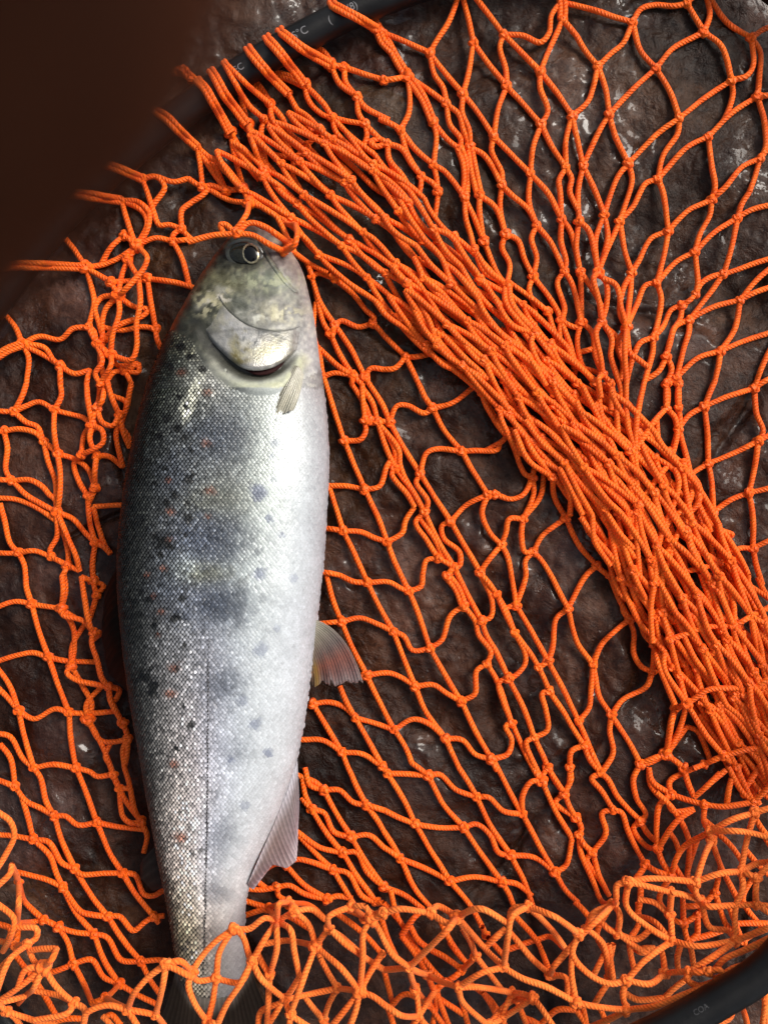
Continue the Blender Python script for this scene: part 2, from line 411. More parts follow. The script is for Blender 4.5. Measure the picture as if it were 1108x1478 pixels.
# The net, cord by cord: each block is (origin x, origin y), then cords as points in quarter units from it.
# h<number> = how high the cord is lifted above the rock, o = runs over the hoop, d = two cords side by side.
NET = {
(554, 0): """
0,165 60,215 130,245 262,305|440,-60 370,130 300,240 262,305|450,-60 490,120 515,245|470,-90 600,80 690,200
690,200 800,205 900,245 950,190 965,90 985,10|d 1010,-70 1030,115|1030,115 960,270 900,415|1030,115 1108,205
690,200 790,300 900,415|690,200 668,270 700,400 708,500|515,245 610,380 708,500|515,245 490,400 455,545
262,305 350,420 455,545|262,305 290,430 340,510 360,600|d 0,200 60,320 135,440|-60,450 0,465 135,440
135,440 240,510 360,600|d 135,440 220,560 280,700|135,440 150,580 140,660 95,750|0,665 95,750
455,545 540,650 632,790|455,545 450,650 490,750 495,850|360,600 430,660 460,760 495,850|360,600 380,720 440,800 440,865
280,700 360,800 440,865|280,700 300,780 285,955|95,750 180,860 285,955|95,750 130,880 215,1020
20,830 100,860 160,950 215,1020|708,500 660,620 632,790|708,500 800,600 905,720|900,415 900,510 945,640 905,720
900,415 1000,540 1085,670|632,790 740,900 845,1005|632,790 620,870 680,1000 680,1070|905,720 860,850 845,1005
905,720 970,850 1048,970|1085,670 1050,800 1048,970|495,850 580,900 680,1070|d 440,865 470,960 480,1108
d 495,850 520,1000 550,1128|285,955 290,1108 345,1215|285,955 350,990 465,1138|215,1020 220,1108|215,1020 280,1060 310,1108
0,910 60,990 150,1085|20,830 30,920 110,1020 150,1085|0,800 20,830|845,1005 835,1108 840,1190 880,1303
845,1005 940,1108 1025,1268|1048,970 1010,1040 1015,1108 1025,1268|1048,970 1080,1030 1070,1108 1108,1218|680,1070 670,1200 700,1353
680,1070 740,1130 830,1208 880,1303
""",
(831, 0): """
0,5 120,65 210,95 325,130|0,195 50,290 125,385|325,130 270,250 200,310 125,385|325,130 370,55 460,30 560,35 640,20
325,130 370,290 460,395|460,395 560,280 735,185|640,20 690,110 735,185|740,-60 770,90 735,185|640,20 700,-40 760,-70
750,-60 870,130 1010,220|1010,220 1080,170 1150,150|1010,220 1020,380 980,440 895,465|1010,220 1060,300 1055,450 1045,555
735,185 840,270 895,465|460,395 330,510 190,660|460,395 540,530 595,680|895,465 750,560 595,680|895,465 900,560 850,690 760,790
125,385 170,520 190,660|125,385 70,580 -23,670|190,660 110,800 40,960|190,660 230,800 300,945|-23,670 15,850 40,960
595,680 460,780 300,945|595,680 585,770 500,900 470,1035|760,790 640,850 470,1035|760,790 780,950 800,1080 780,1153
1045,555 900,650 760,790|1045,555 1150,550|1045,555 1085,700 1090,850 1060,915|1060,915 960,960 860,1080 780,1153
1060,915 1030,1020 1000,1108|300,945 240,1020 160,1238|300,945 320,1040 250,1278|470,1035 400,1060 330,1190 250,1278
470,1035 500,1108 530,1333|40,960 10,1108 15,1278|40,960 110,1108 160,1238|1060,915 1110,860 1150,850
""",
(831, 277): """
780,45 640,110 530,225|780,45 770,130 710,250 685,345|1000,0 930,150|1150,70 1020,100 930,150
930,150 800,230 685,345|930,150 900,300 850,475|1150,375 980,430 850,475|1150,415 1030,520 945,625|1150,540 945,625
945,625 800,660 650,740|850,475 760,600 650,740|850,475 780,490 720,530 690,590 610,655|685,345 700,520 690,590|685,345 580,400 465,525
530,225 510,350 465,525|530,225 430,270 360,400 320,465|250,170 280,340 320,465|320,465 310,600 290,780|320,465 270,560 250,700 290,780
465,525 400,540 350,650 290,780|465,525 490,620 470,750 445,840|610,655 550,680 500,780 445,840|610,655 600,730 560,800 520,950
650,740 570,780 540,880 520,950|650,740 650,800 620,900 580,1070|830,920 700,960 580,1070|945,625 910,800 830,920|1150,805 1000,850 830,920
830,920 820,1000 800,1090|1150,850 1080,990 1025,1133|1150,1060 1025,1133|445,840 370,870 330,950 330,1108|445,840 440,930 390,1108
520,950 480,1030 430,1108|520,950 550,1020 530,1108 520,1248|580,1070 530,1110 520,1248|580,1070 600,1120 590,1248
15,170 70,220 110,380 125,470|15,170 0,320 25,465|160,130 110,280 125,470|160,130 180,250 150,400 125,470|250,170 180,330 135,470
25,465 80,540 140,650 150,745|25,465 30,650 30,750|h25 125,470 100,500 130,620 150,745|h25 125,470 175,530 175,650 150,745|h30 165,490 230,540 260,680 290,780
30,750 90,810 110,940 155,1055|30,750 5,850 20,960 30,1050|h25 150,745 115,810 140,950 155,1055|h25 150,745 205,850 200,950 230,1050
h35 290,780 280,900 290,1108|290,780 240,880 270,1000 250,1108|h30 290,780 310,930 350,960 390,1010|0,925 80,900|0,1010 120,1040 155,1055|180,780 240,850 260,950
h35 155,1055 130,1080 150,1190|h35 155,1055 190,1120 210,1260|h30 230,1050 260,1150 240,1250
""",
(554, 277): """
400,0 465,30|465,30 480,-40|545,20 640,90 700,245|545,20 550,120 575,285|465,30 520,150 575,285|465,30 470,150 500,250 520,330
880,195 850,270 880,380 860,490|880,195 960,290 1040,460|1025,160 1020,280 1050,400 1040,460|1025,160 1070,220 1133,465|700,245 770,280 810,390 860,490
700,245 680,320 725,420 710,535|575,285 620,400 660,480 710,535|1040,460 1000,520 1040,680 1020,745|1040,460 1080,520 1138,750|860,490 940,590 1000,690 1020,745
860,490 835,560 870,680 865,815|d h25 710,535 720,640 790,740 865,815|h25 700,540 750,660 830,760 865,815|740,520 830,600 945,690|860,600 945,690|945,690 990,850 1010,1000
1020,745 1010,850 1030,1000 1050,1080|1020,745 1060,850 1090,1000 1100,1150|1020,745 1108,780 1138,750|h25 865,815 850,880 900,1000 960,1090|h25 865,815 950,920 1010,1020 1050,1090|h20 890,820 940,870 1000,960
h25 520,330 600,450 710,535|h25 500,320 580,460 700,540
0,830 60,890 125,955|125,955 270,935|0,1025 60,1020 125,955|125,955 200,1108
h30 -10,100 60,230 185,310|h30 80,30 150,150 230,270|h30 150,0 230,120 285,215|h30 185,310 270,420 385,530|h30 230,270 330,380 385,530|h30 285,215 350,330 445,435|h30 285,215 380,250 490,410
h30 385,530 480,620 585,720|h30 445,435 520,560 600,680|h30 490,410 570,520 640,620|h30 60,430 150,520 180,610|h30 160,385 240,500 330,580|h30 110,405 190,520 265,620|h30 330,580 420,680 525,785
h30 180,610 260,740 310,890|h30 265,620 340,740 430,835|h30 130,620 220,770 310,890|h30 525,785 620,880 750,970|h30 585,720 680,820 800,905|h30 640,620 740,770 865,815|h30 430,835 530,960 650,1050|h30 360,845 470,960 600,1080|h30 310,890 440,1000 600,1080
h32 750,970 800,1050 860,1130|h32 800,905 880,1020 940,1120
""",
(277, 0): """
o d 225,770 130,600 60,490 -10,450 -60,425 -120,412|o 225,770 145,610 70,500 0,455|o d 320,720 200,560 110,410 30,350 -30,370 -50,410
o 420,690 330,610 250,480 170,350 120,310 90,330|o 450,600 330,500 230,400 155,330 120,310 95,330|o d 555,540 430,410 330,290 275,220 235,230 215,260
o d 655,490 560,370 460,250 380,185 320,180 295,205|o d 800,375 640,280 520,190 430,140 385,140 365,165|d 800,375 740,300 680,215|d 470,370 560,450 655,490|d 340,450 400,530 450,600|330,330 350,450
o d 1070,170 930,90 770,10 690,-15 640,-8 600,20|d 1070,170 1040,90 1020,20|d 1070,170 1100,240 1118,330|1070,170 1108,200|240,540 300,640 320,720|d -30,400 0,420
800,375 900,385 1000,430 1108,465|800,375 850,480 955,560|880,390 885,470 955,560|955,560 1000,620 1128,720|955,560 960,650 1000,715 1080,800|830,660 900,700 1000,715|1000,715 1010,780 1000,830|1080,800 1030,820 1060,845 1128,830
655,490 670,570 750,660 810,680|655,490 760,600 810,680|555,540 620,650 740,750|555,540 600,620 700,760 740,750|810,680 830,760 1000,920|810,680 920,790 1050,890
740,750 700,800 660,845|740,750 830,870 950,980|740,750 790,880 920,1010|660,845 760,930 900,1020|660,845 590,915|590,915 700,1030 830,1090|590,915 580,1000 640,1108|450,600 520,680 560,760 660,845|420,690 400,760 430,870 590,915
450,600 460,680 540,780 660,845|420,690 520,780 590,915|1000,920 1100,1040 1198,1140|950,980 1050,1080 1200,1180|1050,890 1128,990 1240,1100
30,850 50,980 60,1080|30,850 110,980 200,1100|70,880 130,960 210,1090|30,850 170,970 300,1090|-20,1030 60,1080|60,1080 110,1070 210,1090 300,1095|225,770 240,870 300,1090|225,770 320,920 390,1040|225,770 330,970 400,1040
320,720 350,830 430,960 440,1030|320,720 400,830 430,990|320,720 330,800 400,900 490,1000|300,1090 340,1150 330,1170
""",
(0, 0): """
o d 1138,850 1040,760 950,670 850,625 760,605 690,640|o d 820,1030 700,980 600,945 530,930 440,960|1108,1040 1000,1050 900,1020 820,1030|820,1030 850,1108 890,1233|820,1030 900,1020 950,1080 960,1180
o d 700,1158 600,1143 500,1128 400,1120 300,1150
""",
(0, 277): """
o d 495,435 380,430 230,425 100,425 0,440 -150,500|495,435 430,330 390,285 330,205|o d 130,880 50,910 0,940 -80,990|130,880 90,780 50,730 -10,660|700,50 730,150 770,270 790,310|700,50 820,110 850,180 790,310|700,50 800,60 860,120 850,220 790,310|d 650,200 720,250
790,310 720,265 640,320 580,400|790,310 690,380 600,420 495,435|790,310 740,390 700,500 685,600|h20 790,310 850,380 830,440 720,570 685,600|740,390 800,490|790,310 900,265 1000,280 1108,290|905,125 920,190 980,190 1050,215|1108,60 1050,110 1050,215
1050,215 1108,260|1050,215 1000,250 1000,285|1000,285 1050,380 1108,510|h15 495,435 620,530 685,600|640,520 740,515 850,500|495,435 530,560 545,640 510,780|685,600 590,610 550,670 570,750 600,850|685,600 610,680 590,780 600,870|h15 685,600 690,700 650,830 640,940
685,600 770,660 870,675|870,675 820,720 690,770 600,850|850,500 1000,520 1150,560|850,500 870,630 900,790|h20 780,500 810,640 790,760 790,900 760,970 640,940|620,780 700,800 820,780 920,800|920,800 930,900|510,780 560,860 640,940|510,780 540,800 580,870 640,940
130,880 230,835 350,850 420,790 510,780|130,880 260,900 310,970 350,1005|130,880 250,940 350,1005|130,880 165,950 155,1108|350,1005 350,1108|350,1005 430,1050 520,1030|520,1030 500,1108|h15 560,880 590,980 550,1050 580,1108|h20 640,940 640,1000 590,1108
640,940 680,1000 800,990|720,1030 800,1000|720,1030 660,1040 610,1108|720,1030 800,1040 880,1025|720,1030 760,1108|600,850 580,960 600,1108
""",
(0, 554): """
155,0 130,70 80,160|350,0 355,70 315,150|-40,155 80,160|80,160 150,130 230,105 315,150|315,150 400,175 480,195 535,240|80,160 150,220 220,250 255,335|25,270 120,260 210,285 255,335|-40,265 25,270|25,270 45,370 35,500 70,560
h15 315,150 315,280 335,405|255,335 335,405|255,335 280,450 320,560 330,740|h15 335,405 350,520 345,650 330,740|335,405 430,435 510,490 550,600|-40,550 70,560|70,560 170,555 240,590 285,640|70,560 150,640 230,690 330,740|285,640 320,670 330,740
-40,660 100,670 220,720 330,800|0,690 30,800 60,920 110,975|-40,975 110,975|110,975 200,965 300,1000|110,975 140,1040 150,1108|330,740 420,780 500,870 550,920|330,740 330,880 290,960 300,1000|h15 330,740 390,880 440,1000 460,1080|330,770 380,900 395,1010 390,1050|300,1000 380,1050 460,1080
h15 500,0 510,100 535,240|580,0 575,80 560,140 535,240|h15 600,-10 590,100 560,140|h20 535,240 590,270 595,340 540,380 470,410|535,240 490,290 460,400 430,460 460,570 510,650|h15 535,240 520,320 545,400 550,500 550,600|h15 645,0 655,100 690,180 650,240 590,220 560,140
680,70 730,110 770,210|690,180 690,250 670,280 710,480|750,0 810,100|700,200 750,370|690,240 740,300 750,360|560,415 630,420 720,470|550,600 510,660 520,800 550,920|550,600 490,680|540,710 610,705 720,700|540,730 570,830 610,940 640,980|550,920 600,940 640,970
550,920 535,1040 540,1138|390,1050 360,1108
""",
(0, 831): """
150,0 155,70 185,165|-40,190 90,150 185,165|185,165 340,180 355,190|h15 370,-20 365,80 355,190|395,-10 380,80 355,190|470,5 540,20 600,60 560,110|h20 460,0 490,130 520,290 540,325|540,30 560,130 570,250|h15 355,190 370,230 480,260 540,325|355,190 450,220
355,190 420,290 430,420 415,520|475,300 420,400 415,520|h15 540,325 530,380 560,480 590,590 630,640|540,325 580,330 570,380|185,165 220,300 280,470|-40,500 180,445 280,470|280,470 380,490 540,510|280,470 330,610 400,790|h15 415,520 390,560 440,600 540,625 630,640|415,520 480,640 530,740 510,830
590,640 500,740 510,830|630,640 690,660 750,690|h15 630,640 640,720 690,850 740,940|660,700 710,850|-20,500 60,640 110,780|-20,640 60,720 110,780|110,780 200,825 320,770 400,790|400,790 510,795 640,800|110,780 140,920 195,1110|400,790 410,950 440,1110
510,830 500,850 580,950 660,960 740,940|510,830 600,1000 655,1148|640,980 610,1040 620,1108|740,940 710,1000 720,1108|740,940 800,1090|-20,910 60,930 130,1050 195,1110|0,970 60,1050 90,1218|195,1110 310,1090 440,1110|440,1110 520,1130 560,1158 655,1148
""",
(0, 1108): """
0,75 90,110|90,110 150,190 250,240 315,280|120,170 160,280 195,415|195,2 235,60 270,200 315,280|440,2 490,120 560,315|655,40 690,100 820,110|720,0 750,100 780,250 815,310|655,40 720,180 815,310|690,120 710,280 760,320 815,310|815,310 860,300|815,310 850,390 830,490
315,280 380,280 450,330 560,315|315,280 360,430 435,585|560,315 680,340 800,370|560,315 640,500 710,610|-40,385 195,415|195,415 280,430 360,550 435,585|195,415 290,510 330,620 365,690|435,585 470,615 600,610 710,610|435,585 530,740 625,860|710,610 780,620 830,730 880,740 970,690|710,610 790,740 890,860
100,600 250,640 365,690|365,690 470,830 540,850 625,860|365,690 430,820 545,960|110,660 150,780 255,880|255,880 340,920 440,950 545,960|100,900 190,890 255,880|625,860 690,860 770,940 840,890 890,860|625,860 700,980 815,1118|890,860 990,850|890,860 960,950|545,960 620,980 700,1108 815,1123|545,960 600,1108 690,1248|340,920 390,1000 425,1133
h70 -20,250 60,310 85,390 30,510 -20,590|h70 -20,690 60,610 70,560|h60 70,560 110,640 110,780 95,900 90,1030|h60 -20,780 80,870 70,960 20,1060|h60 100,930 210,930 210,980 160,1020|h80 160,1020 60,1100 -20,1180|h70 160,1020 200,1118 255,1153|h70 190,1040 330,1045|h50 -20,900 60,930 40,1050|h50 0,1000 80,1010 160,1020
""",
(0, 1340): """
425,205 530,180 600,280 690,320|815,195 930,180 1000,190|425,205 300,250|425,205 480,310 530,430|690,320 610,400|690,320 880,440|815,195 890,370
h90 160,90 50,190 -20,370|h90 330,110 300,180 255,225|h80 255,225 150,240 80,330|h80 255,225 100,350 -20,430|h80 255,225 200,340 160,380|h80 255,225 330,340 430,430|h80 430,430 490,470 480,582|h80 430,430 390,490 200,500
h100 960,205 860,280 780,370 735,470|h100 960,205 940,330 900,500|h100 960,205 1060,260 1108,285|h100 960,205 1040,190 1108,255|h90 735,470 620,445 500,490 480,582|h90 735,470 900,500|h90 735,470 800,572|h60 540,410 620,410 735,470|h60 200,380 350,390 430,430|h40 0,450 60,460 150,380|h60 40,480 200,530 330,560|h50 560,520 640,500 700,560|h40 100,170 230,340 320,470|h60 0,430 140,400
h90 40,470 -20,430|h60 40,480 120,560|h50 280,550 400,520 480,520|h60 900,500 960,580|h60 600,520 660,580
""",
(277, 1108): """
650,0 720,90 760,130|580,20 680,100 760,130|760,130 850,130 930,200 1005,215|900,0 950,110 1005,215|1005,215 1108,245|1005,215 1060,290 1108,370|590,120 690,240|580,205 690,240|690,240 760,260 820,370 920,400|760,130 830,260 920,400|690,240 770,370 870,490
580,350 740,460 870,490|580,350 720,500 815,590|920,400 1020,390 1108,460|920,400 1000,540 1108,690|870,490 950,490 1010,600 1108,690|870,490 960,640 1065,775|540,560 600,530 690,545 815,590|815,590 900,610 980,740 1065,775|815,590 870,680 940,770|400,585 480,555 520,565|520,565 650,680 780,760|290,695 400,705 490,690|490,690 560,680 650,730 780,760
330,610 430,670|490,690 500,740 600,770|780,760 840,740 900,770|270,755 310,770 440,810|270,865 440,810|440,810 540,780 700,810 780,890|440,810 490,890|1065,775 1108,780
h70 480,880 420,870 330,930 240,930|h80 590,830 490,910 420,990 350,1118|h70 560,780 590,830 690,820 760,870|h70 590,830 670,900 715,1030|h80 560,790 500,790 490,880 490,950 490,1048 450,1198|h80 480,880 570,940 590,1060 620,1208|h90 715,1030 770,940 790,860 920,800|h90 920,800 1000,800|h70 790,930 870,980 960,1090|h50 400,1020 540,1000 715,1030|h50 560,870 640,950
h90 1040,870 990,950 985,1108 970,1293|h90 1040,870 1108,1000|h90 1000,800 1040,870|h50 840,850 980,950 1108,1060|h50 900,840 1000,870|h75 0,1183 50,1100 130,1010 240,930|h75 240,930 290,970 330,1080 350,1118|h75 240,930 160,1068 140,1218|h90 1040,870 1070,840 1108,840|h60 920,800 980,860 1040,870
""",
(277, 1340): """
h80 140,290 30,300 0,255|h80 140,290 280,310 350,190|h80 140,290 120,420 90,540|h90 0,255 -20,330 20,440 90,540|h90 350,190 280,320 200,440 150,552|h90 350,190 400,290 520,400 570,500|h70 450,270 440,420 430,572|h80 620,280 540,410|h90 720,105 640,300 570,500|h90 720,105 860,230 970,365|h60 740,170 840,345|h60 720,105 730,140 740,170
h90 810,20 900,100 1108,240|h60 540,410 680,380 840,345 970,365|h60 650,380 760,530|h60 840,345 760,530|h80 970,365 800,572|h90 970,365 910,572|h90 970,365 1108,440|h80 1108,160 1020,270 970,365|h60 400,150 450,270|h60 520,430 400,480 380,572|h60 510,450 430,572|h90 570,500 560,572|h90 570,500 680,572|h90 90,540 150,552|h70 90,540 60,600|h50 760,530 740,600|h50 760,530 800,600
""",
(554, 1108): """
20,35 255,45|-8,-8 20,35|160,-28 255,45|255,45 320,40 420,130 535,170|430,0 535,170|20,35 120,200 180,325|255,45 340,210 460,345|535,170 600,170 690,250 800,270|630,-20 740,170 800,270|800,270 800,160 850,80 910,80|850,0 910,80|945,0 910,80|960,0 1040,150|1070,0 1080,60 1040,150|910,80 990,250 1085,410|1040,150 990,200 1108,290|1040,150 1108,280
0,245 90,290 180,325|180,325 290,345 460,345|180,325 270,480 380,655|460,345 530,325 610,390 660,490 730,505|535,170 610,330 730,505|800,270 890,440 985,605|985,605 1050,560 1085,410|460,345 560,500 680,660|0,370 95,525|0,460 95,525|95,525 230,580 380,655|380,655 520,630 680,660|95,525 180,700 260,810|730,505 870,520 985,605|730,505 800,640 880,790|680,660 760,670 830,760|680,660 740,790|380,655 500,800 590,970|985,605 1108,790|0,690 110,730 230,820
h20 0,780 100,900 130,960 230,1108|h20 20,740 80,860|h30 100,970 180,860 250,830|h30 0,880 100,1060|h30 140,900 200,1000 360,1108|h30 300,900 450,1108
h100 -80,880 0,840 90,815 270,840|h100 270,840 370,900 420,860|h80 270,840 310,800 420,860|h110 420,860 560,815 700,905|h110 420,860 370,930 145,1153|h60 420,860 530,1090|h70 420,860 560,1020 690,1153|h70 590,1030 700,930|h110 830,800 740,860 715,980 690,1153|h90 730,900 740,820 830,800|h60 745,950 860,1108 960,1198|h110 830,800 980,860 1123,960|h70 830,800 960,930 1050,1050|h30 590,970 700,1090|h30 780,870 880,1000 960,1198|h30 730,1060 890,990 950,975 1040,1060|h50 540,940 590,970 620,980
""",
(554, 1340): """
h90 145,225 250,290 430,340|h90 145,225 160,350 200,510|h90 145,225 50,150 0,80|h80 430,340 540,340 740,350 860,400|h100 430,340 560,260 690,225|h80 430,340 450,420 600,560|h100 690,225 800,290 940,340 1108,430|h70 430,20 540,160|h50 540,160 700,320|h50 540,160 450,260 350,310|h70 960,270 1050,290 1060,400|h90 0,440 90,500 200,510|h90 860,400 980,572|h70 860,400 700,520 600,580|h50 350,310 290,370 200,510|h40 0,240 145,225
h30 210,170 330,300|h30 290,120 450,240|h30 110,60 180,150 250,270|h40 180,350 260,450 350,572|h40 330,390 470,500|h40 560,370 660,540|h40 740,370 680,520|h40 750,380 830,572|h40 860,310 1010,370|h80 1123,100 980,220 960,270|h90 1080,110 1080,250 1108,420|h30 30,200 100,250|h30 0,300 30,420|h30 380,60 470,200|h40 300,350 330,450 380,572|h40 420,420 490,572|h50 700,0 590,100|h60 200,510 250,570|h60 200,510 160,570|h40 0,520 60,580
h40 20,460 120,380 260,440|h40 230,270 300,420 280,560|h50 600,540 720,430 860,400|h40 900,560 1000,470 1108,470|h40 840,500 900,570|h30 480,300 620,420 700,560
""",
(831, 1108): """
145,32 90,60 150,140 215,245|145,32 185,70 240,170 370,310|215,245 150,260 170,380 95,490|215,245 260,260 300,370 350,470 400,560|0,300 30,350 15,390|15,390 30,500 90,640 140,760 215,790|15,390 95,490|95,490 60,530 130,640 190,740|95,490 130,620 190,740|370,-20 330,70 350,180 400,270 370,310|370,310 330,350 400,450 470,470|370,310 450,430|420,0 430,100 500,180|400,0 440,80 545,155|545,155 540,80 640,20 740,-20
h20 545,155 480,220 465,330 470,470|h20 545,155 650,190 740,215|h20 620,0 680,170|h30 800,0 760,100 700,180|h30 830,30 790,130|h30 900,60 870,200|h30 850,0 950,130 1020,200|h30 930,0 1020,200|h40 1140,80 1020,200|h40 740,215 850,225 1020,200|h40 740,215 735,300 770,370|h50 770,370 620,460 570,540 550,620|h40 470,470 580,310 680,240|h60 770,370 900,300 1020,250 1140,225|h70 770,370 900,365 1000,375 1140,410
h70 770,370 800,430 730,530 690,660|h60 1030,260 980,430 950,600|h40 760,290 800,340|h40 810,400 930,540|h40 780,420 850,600 910,760|h30 540,210 560,250 700,230|h30 550,390 590,480|h80 690,660 830,610 950,600|h60 950,600 1040,555 1140,540|h80 950,600 960,700 920,800 920,1000|h80 950,600 1040,640|h80 1140,550 1040,650 1040,790|h80 300,660 420,640 550,645 690,660|h80 300,660 430,690 550,720 720,770|h80 690,660 690,720 720,770|h80 720,770 760,800 900,795 1040,790
h80 1040,790 1140,805|h80 1040,790 1140,860|h80 300,660 235,680 230,750 215,790|h80 300,660 290,800 400,910 550,1000|h70 550,720 560,850 550,1000|h90 550,1000 700,1030 920,1000|h70 720,770 770,920 870,940 920,1000|h90 920,1000 1020,960 1140,915|h60 370,770 450,780 540,850|h60 350,860 450,890 550,1000|h90 215,790 120,880 0,990|h70 215,790 100,840 60,930 0,970|h70 215,790 250,850 240,960|h60 180,900 240,960|h60 240,960 350,990 420,950|h60 240,960 400,1060 480,1020
h40 380,560 470,600 540,620|h40 470,470 500,550 560,600|h40 400,560 330,640|h40 600,560 620,640|h40 600,800 700,800|h40 560,880 620,900 650,1000 700,960|h40 700,850 690,960|h40 700,1000 850,970|h40 890,820 960,1000|h40 0,760 50,870|h90 550,1000 400,1108 290,1228|h60 60,930 150,1010 180,1108 190,1218|h50 900,420 940,330|h40 1050,280 1140,440|h40 1080,440 1140,480|h40 620,700 620,900|h40 360,700 350,870|h30 980,180 960,160 1060,0|h40 930,900 1080,870
h30 450,150 560,240 650,420 640,560|h30 700,430 640,620 700,760|h30 830,560 800,720 860,900|h30 1000,640 960,760 1060,920|h30 540,620 480,760 560,900|h30 620,900 720,840 800,720|h35 180,820 120,960 160,1080|h30 1000,480 1108,620|h30 300,1000 360,900 330,780|h30 860,900 960,980 1108,900
""",
(831, 1340): """
h90 0,40 -20,150 80,270 200,320 290,315|h90 290,315 420,320 520,280 650,250|h60 590,130 580,230|h100 905,80 780,170 650,250|h100 1150,40 960,130 850,180 790,230|h100 650,250 640,290 700,330 820,300|h100 650,250 750,240 760,280|h110 d 820,290 920,240 1050,215 1150,195|h110 760,250 830,240 850,280 820,300|h100 -20,400 0,440 100,450 290,470|h100 290,470 450,450 600,390 820,310|h90 290,470 270,380 290,315|h60 290,360 350,410 510,400|h60 280,130 310,220|h60 190,90 190,290|h60 215,90 215,300|h60 300,90 380,140 450,120|h60 140,180 110,250
h60 290,470 80,572|h60 510,150 510,260|h60 650,120 660,200|h90 -20,330 -20,400|h90 720,582 860,480 920,400 935,350|h90 760,560 880,520 930,440|h30 940,410 990,582|h60 1090,300 1100,582|h60 1070,572 1080,330|h60 490,400 600,310|h60 100,400 180,370|h60 340,150 440,90|h50 80,50 150,90 170,290|h40 0,480 60,560|h40 30,460 40,560|h40 140,470 180,560
""",
(440, 554): """
120,0 160,130 225,330|120,325 225,330|225,330 320,320 350,270 345,210|270,0 340,110 385,215|330,0 340,200 385,215|350,20 390,110 420,220|370,0 490,220|385,215 490,220|490,220 530,130 590,125 690,170 735,140|650,0 735,140|735,140 850,110 950,60|735,140 810,280 905,390|490,220 570,370 665,520|430,240 460,350 520,490|430,240 540,380 550,480 690,740|460,280 520,390 530,470
225,330 280,460 345,610|100,590 240,590 345,610|345,610 430,590 470,480 500,430|345,610 420,770 475,915|520,490 500,520 590,640 630,710|520,490 620,620 690,740|665,520 640,570 710,680 690,750|665,520 760,670 840,795|665,520 700,400 760,375 905,390|905,390 1000,385 1108,380 1138,370|905,390 980,520 1055,640|140,600 180,720 220,850|100,835 220,850|220,850 320,855 400,890 475,915|475,915 560,860 580,790 630,710|220,850 290,990 360,1148
475,915 510,1010 550,1098|690,750 640,800 700,900 770,1010|690,750 780,930 860,1060|680,790 750,900 800,1040|840,795 790,820 800,890 890,970 890,1050 860,1060|840,795 930,950 1010,1090|840,795 930,700 1055,640|1055,640 1158,640|1055,640 1020,740 1060,850 1133,930|1133,930 1050,1030 1010,1090|770,1010 700,1020 680,1098|770,1010 860,1060|860,1060 810,1090 820,1108|80,1085 200,1105
""",
(440, 831): """
110,0 160,140 210,265|200,0 280,35 360,40|345,-5 360,40|360,40 480,35 560,75 600,90|550,-10 600,90|680,-10 670,60 600,90|360,40 430,180 510,325|600,90 660,240 720,420|90,275 210,265|210,265 320,245 420,280 510,325|510,325 570,350 620,430 720,420|720,420 790,370 840,230 915,175|d 820,0 880,80 915,175|860,-48 970,170 1020,260|915,175 980,260 1000,340 1070,440 1050,510|1010,-18 1080,150 1070,240 1020,260
1010,-18 1108,110 1208,330|210,265 270,410 355,575|510,325 570,480 635,640|355,575 480,560 560,590 635,640|720,420 800,560 900,725|635,640 740,630 820,680 900,725|900,725 980,680 990,550 1050,510|1050,510 1108,610 1193,850|200,635 290,820|355,575 430,730 515,890|635,640 700,790 810,940|10,740 45,740|45,740 140,730 230,760 290,820|45,740 110,850 215,1020|290,820 400,850 515,890|515,890 620,830 720,860 810,940|810,940 910,950 980,1030 1075,1060
900,725 980,890 1075,1060|290,820 370,960 448,1100|515,890 580,990 616,1080|810,940 880,1108|-20,945 100,950 215,1020|215,1020 330,1030 448,1100|215,1020 250,1108|1020,260 1050,350 1108,450 1173,590|1075,1060 1143,1108
""",
(717, 554): """
55,270 40,320 -70,384|0,200 55,270|55,270 100,380 160,520 205,540|205,540 150,640 80,665 0,640 -10,640|200,500 205,540|220,540 210,640 150,780|265,520 250,650 150,780|150,780 70,780 50,860 25,930|150,780 140,880 160,970 210,970|25,930 60,1000 110,1278|210,970 165,1020 165,1108 110,1278|210,970 270,1040 410,1298|210,970 260,880 395,775|320,540 330,650 395,775|395,775 470,930 575,1050|575,1050 510,1108 410,1298|h25 360,520 420,640 420,760|395,775 430,740|575,1050 640,1090 765,1363
h25 550,760 560,900 640,1060|h25 460,790 560,880 700,1050|h25 600,770 670,870 710,1000
h32 55,270 130,280 200,380 320,530|h32 100,270 180,440 320,530|h32 160,200 250,330 390,460|h32 240,200 350,320 430,430|h32 390,460 500,600 620,720|h32 430,430 540,580 650,730|h32 360,480 430,620 480,770|h32 400,480 480,640 550,760|h32 620,720 700,860 790,1000|h32 280,130 350,250 450,400|h32 510,300 560,460 660,600
""",
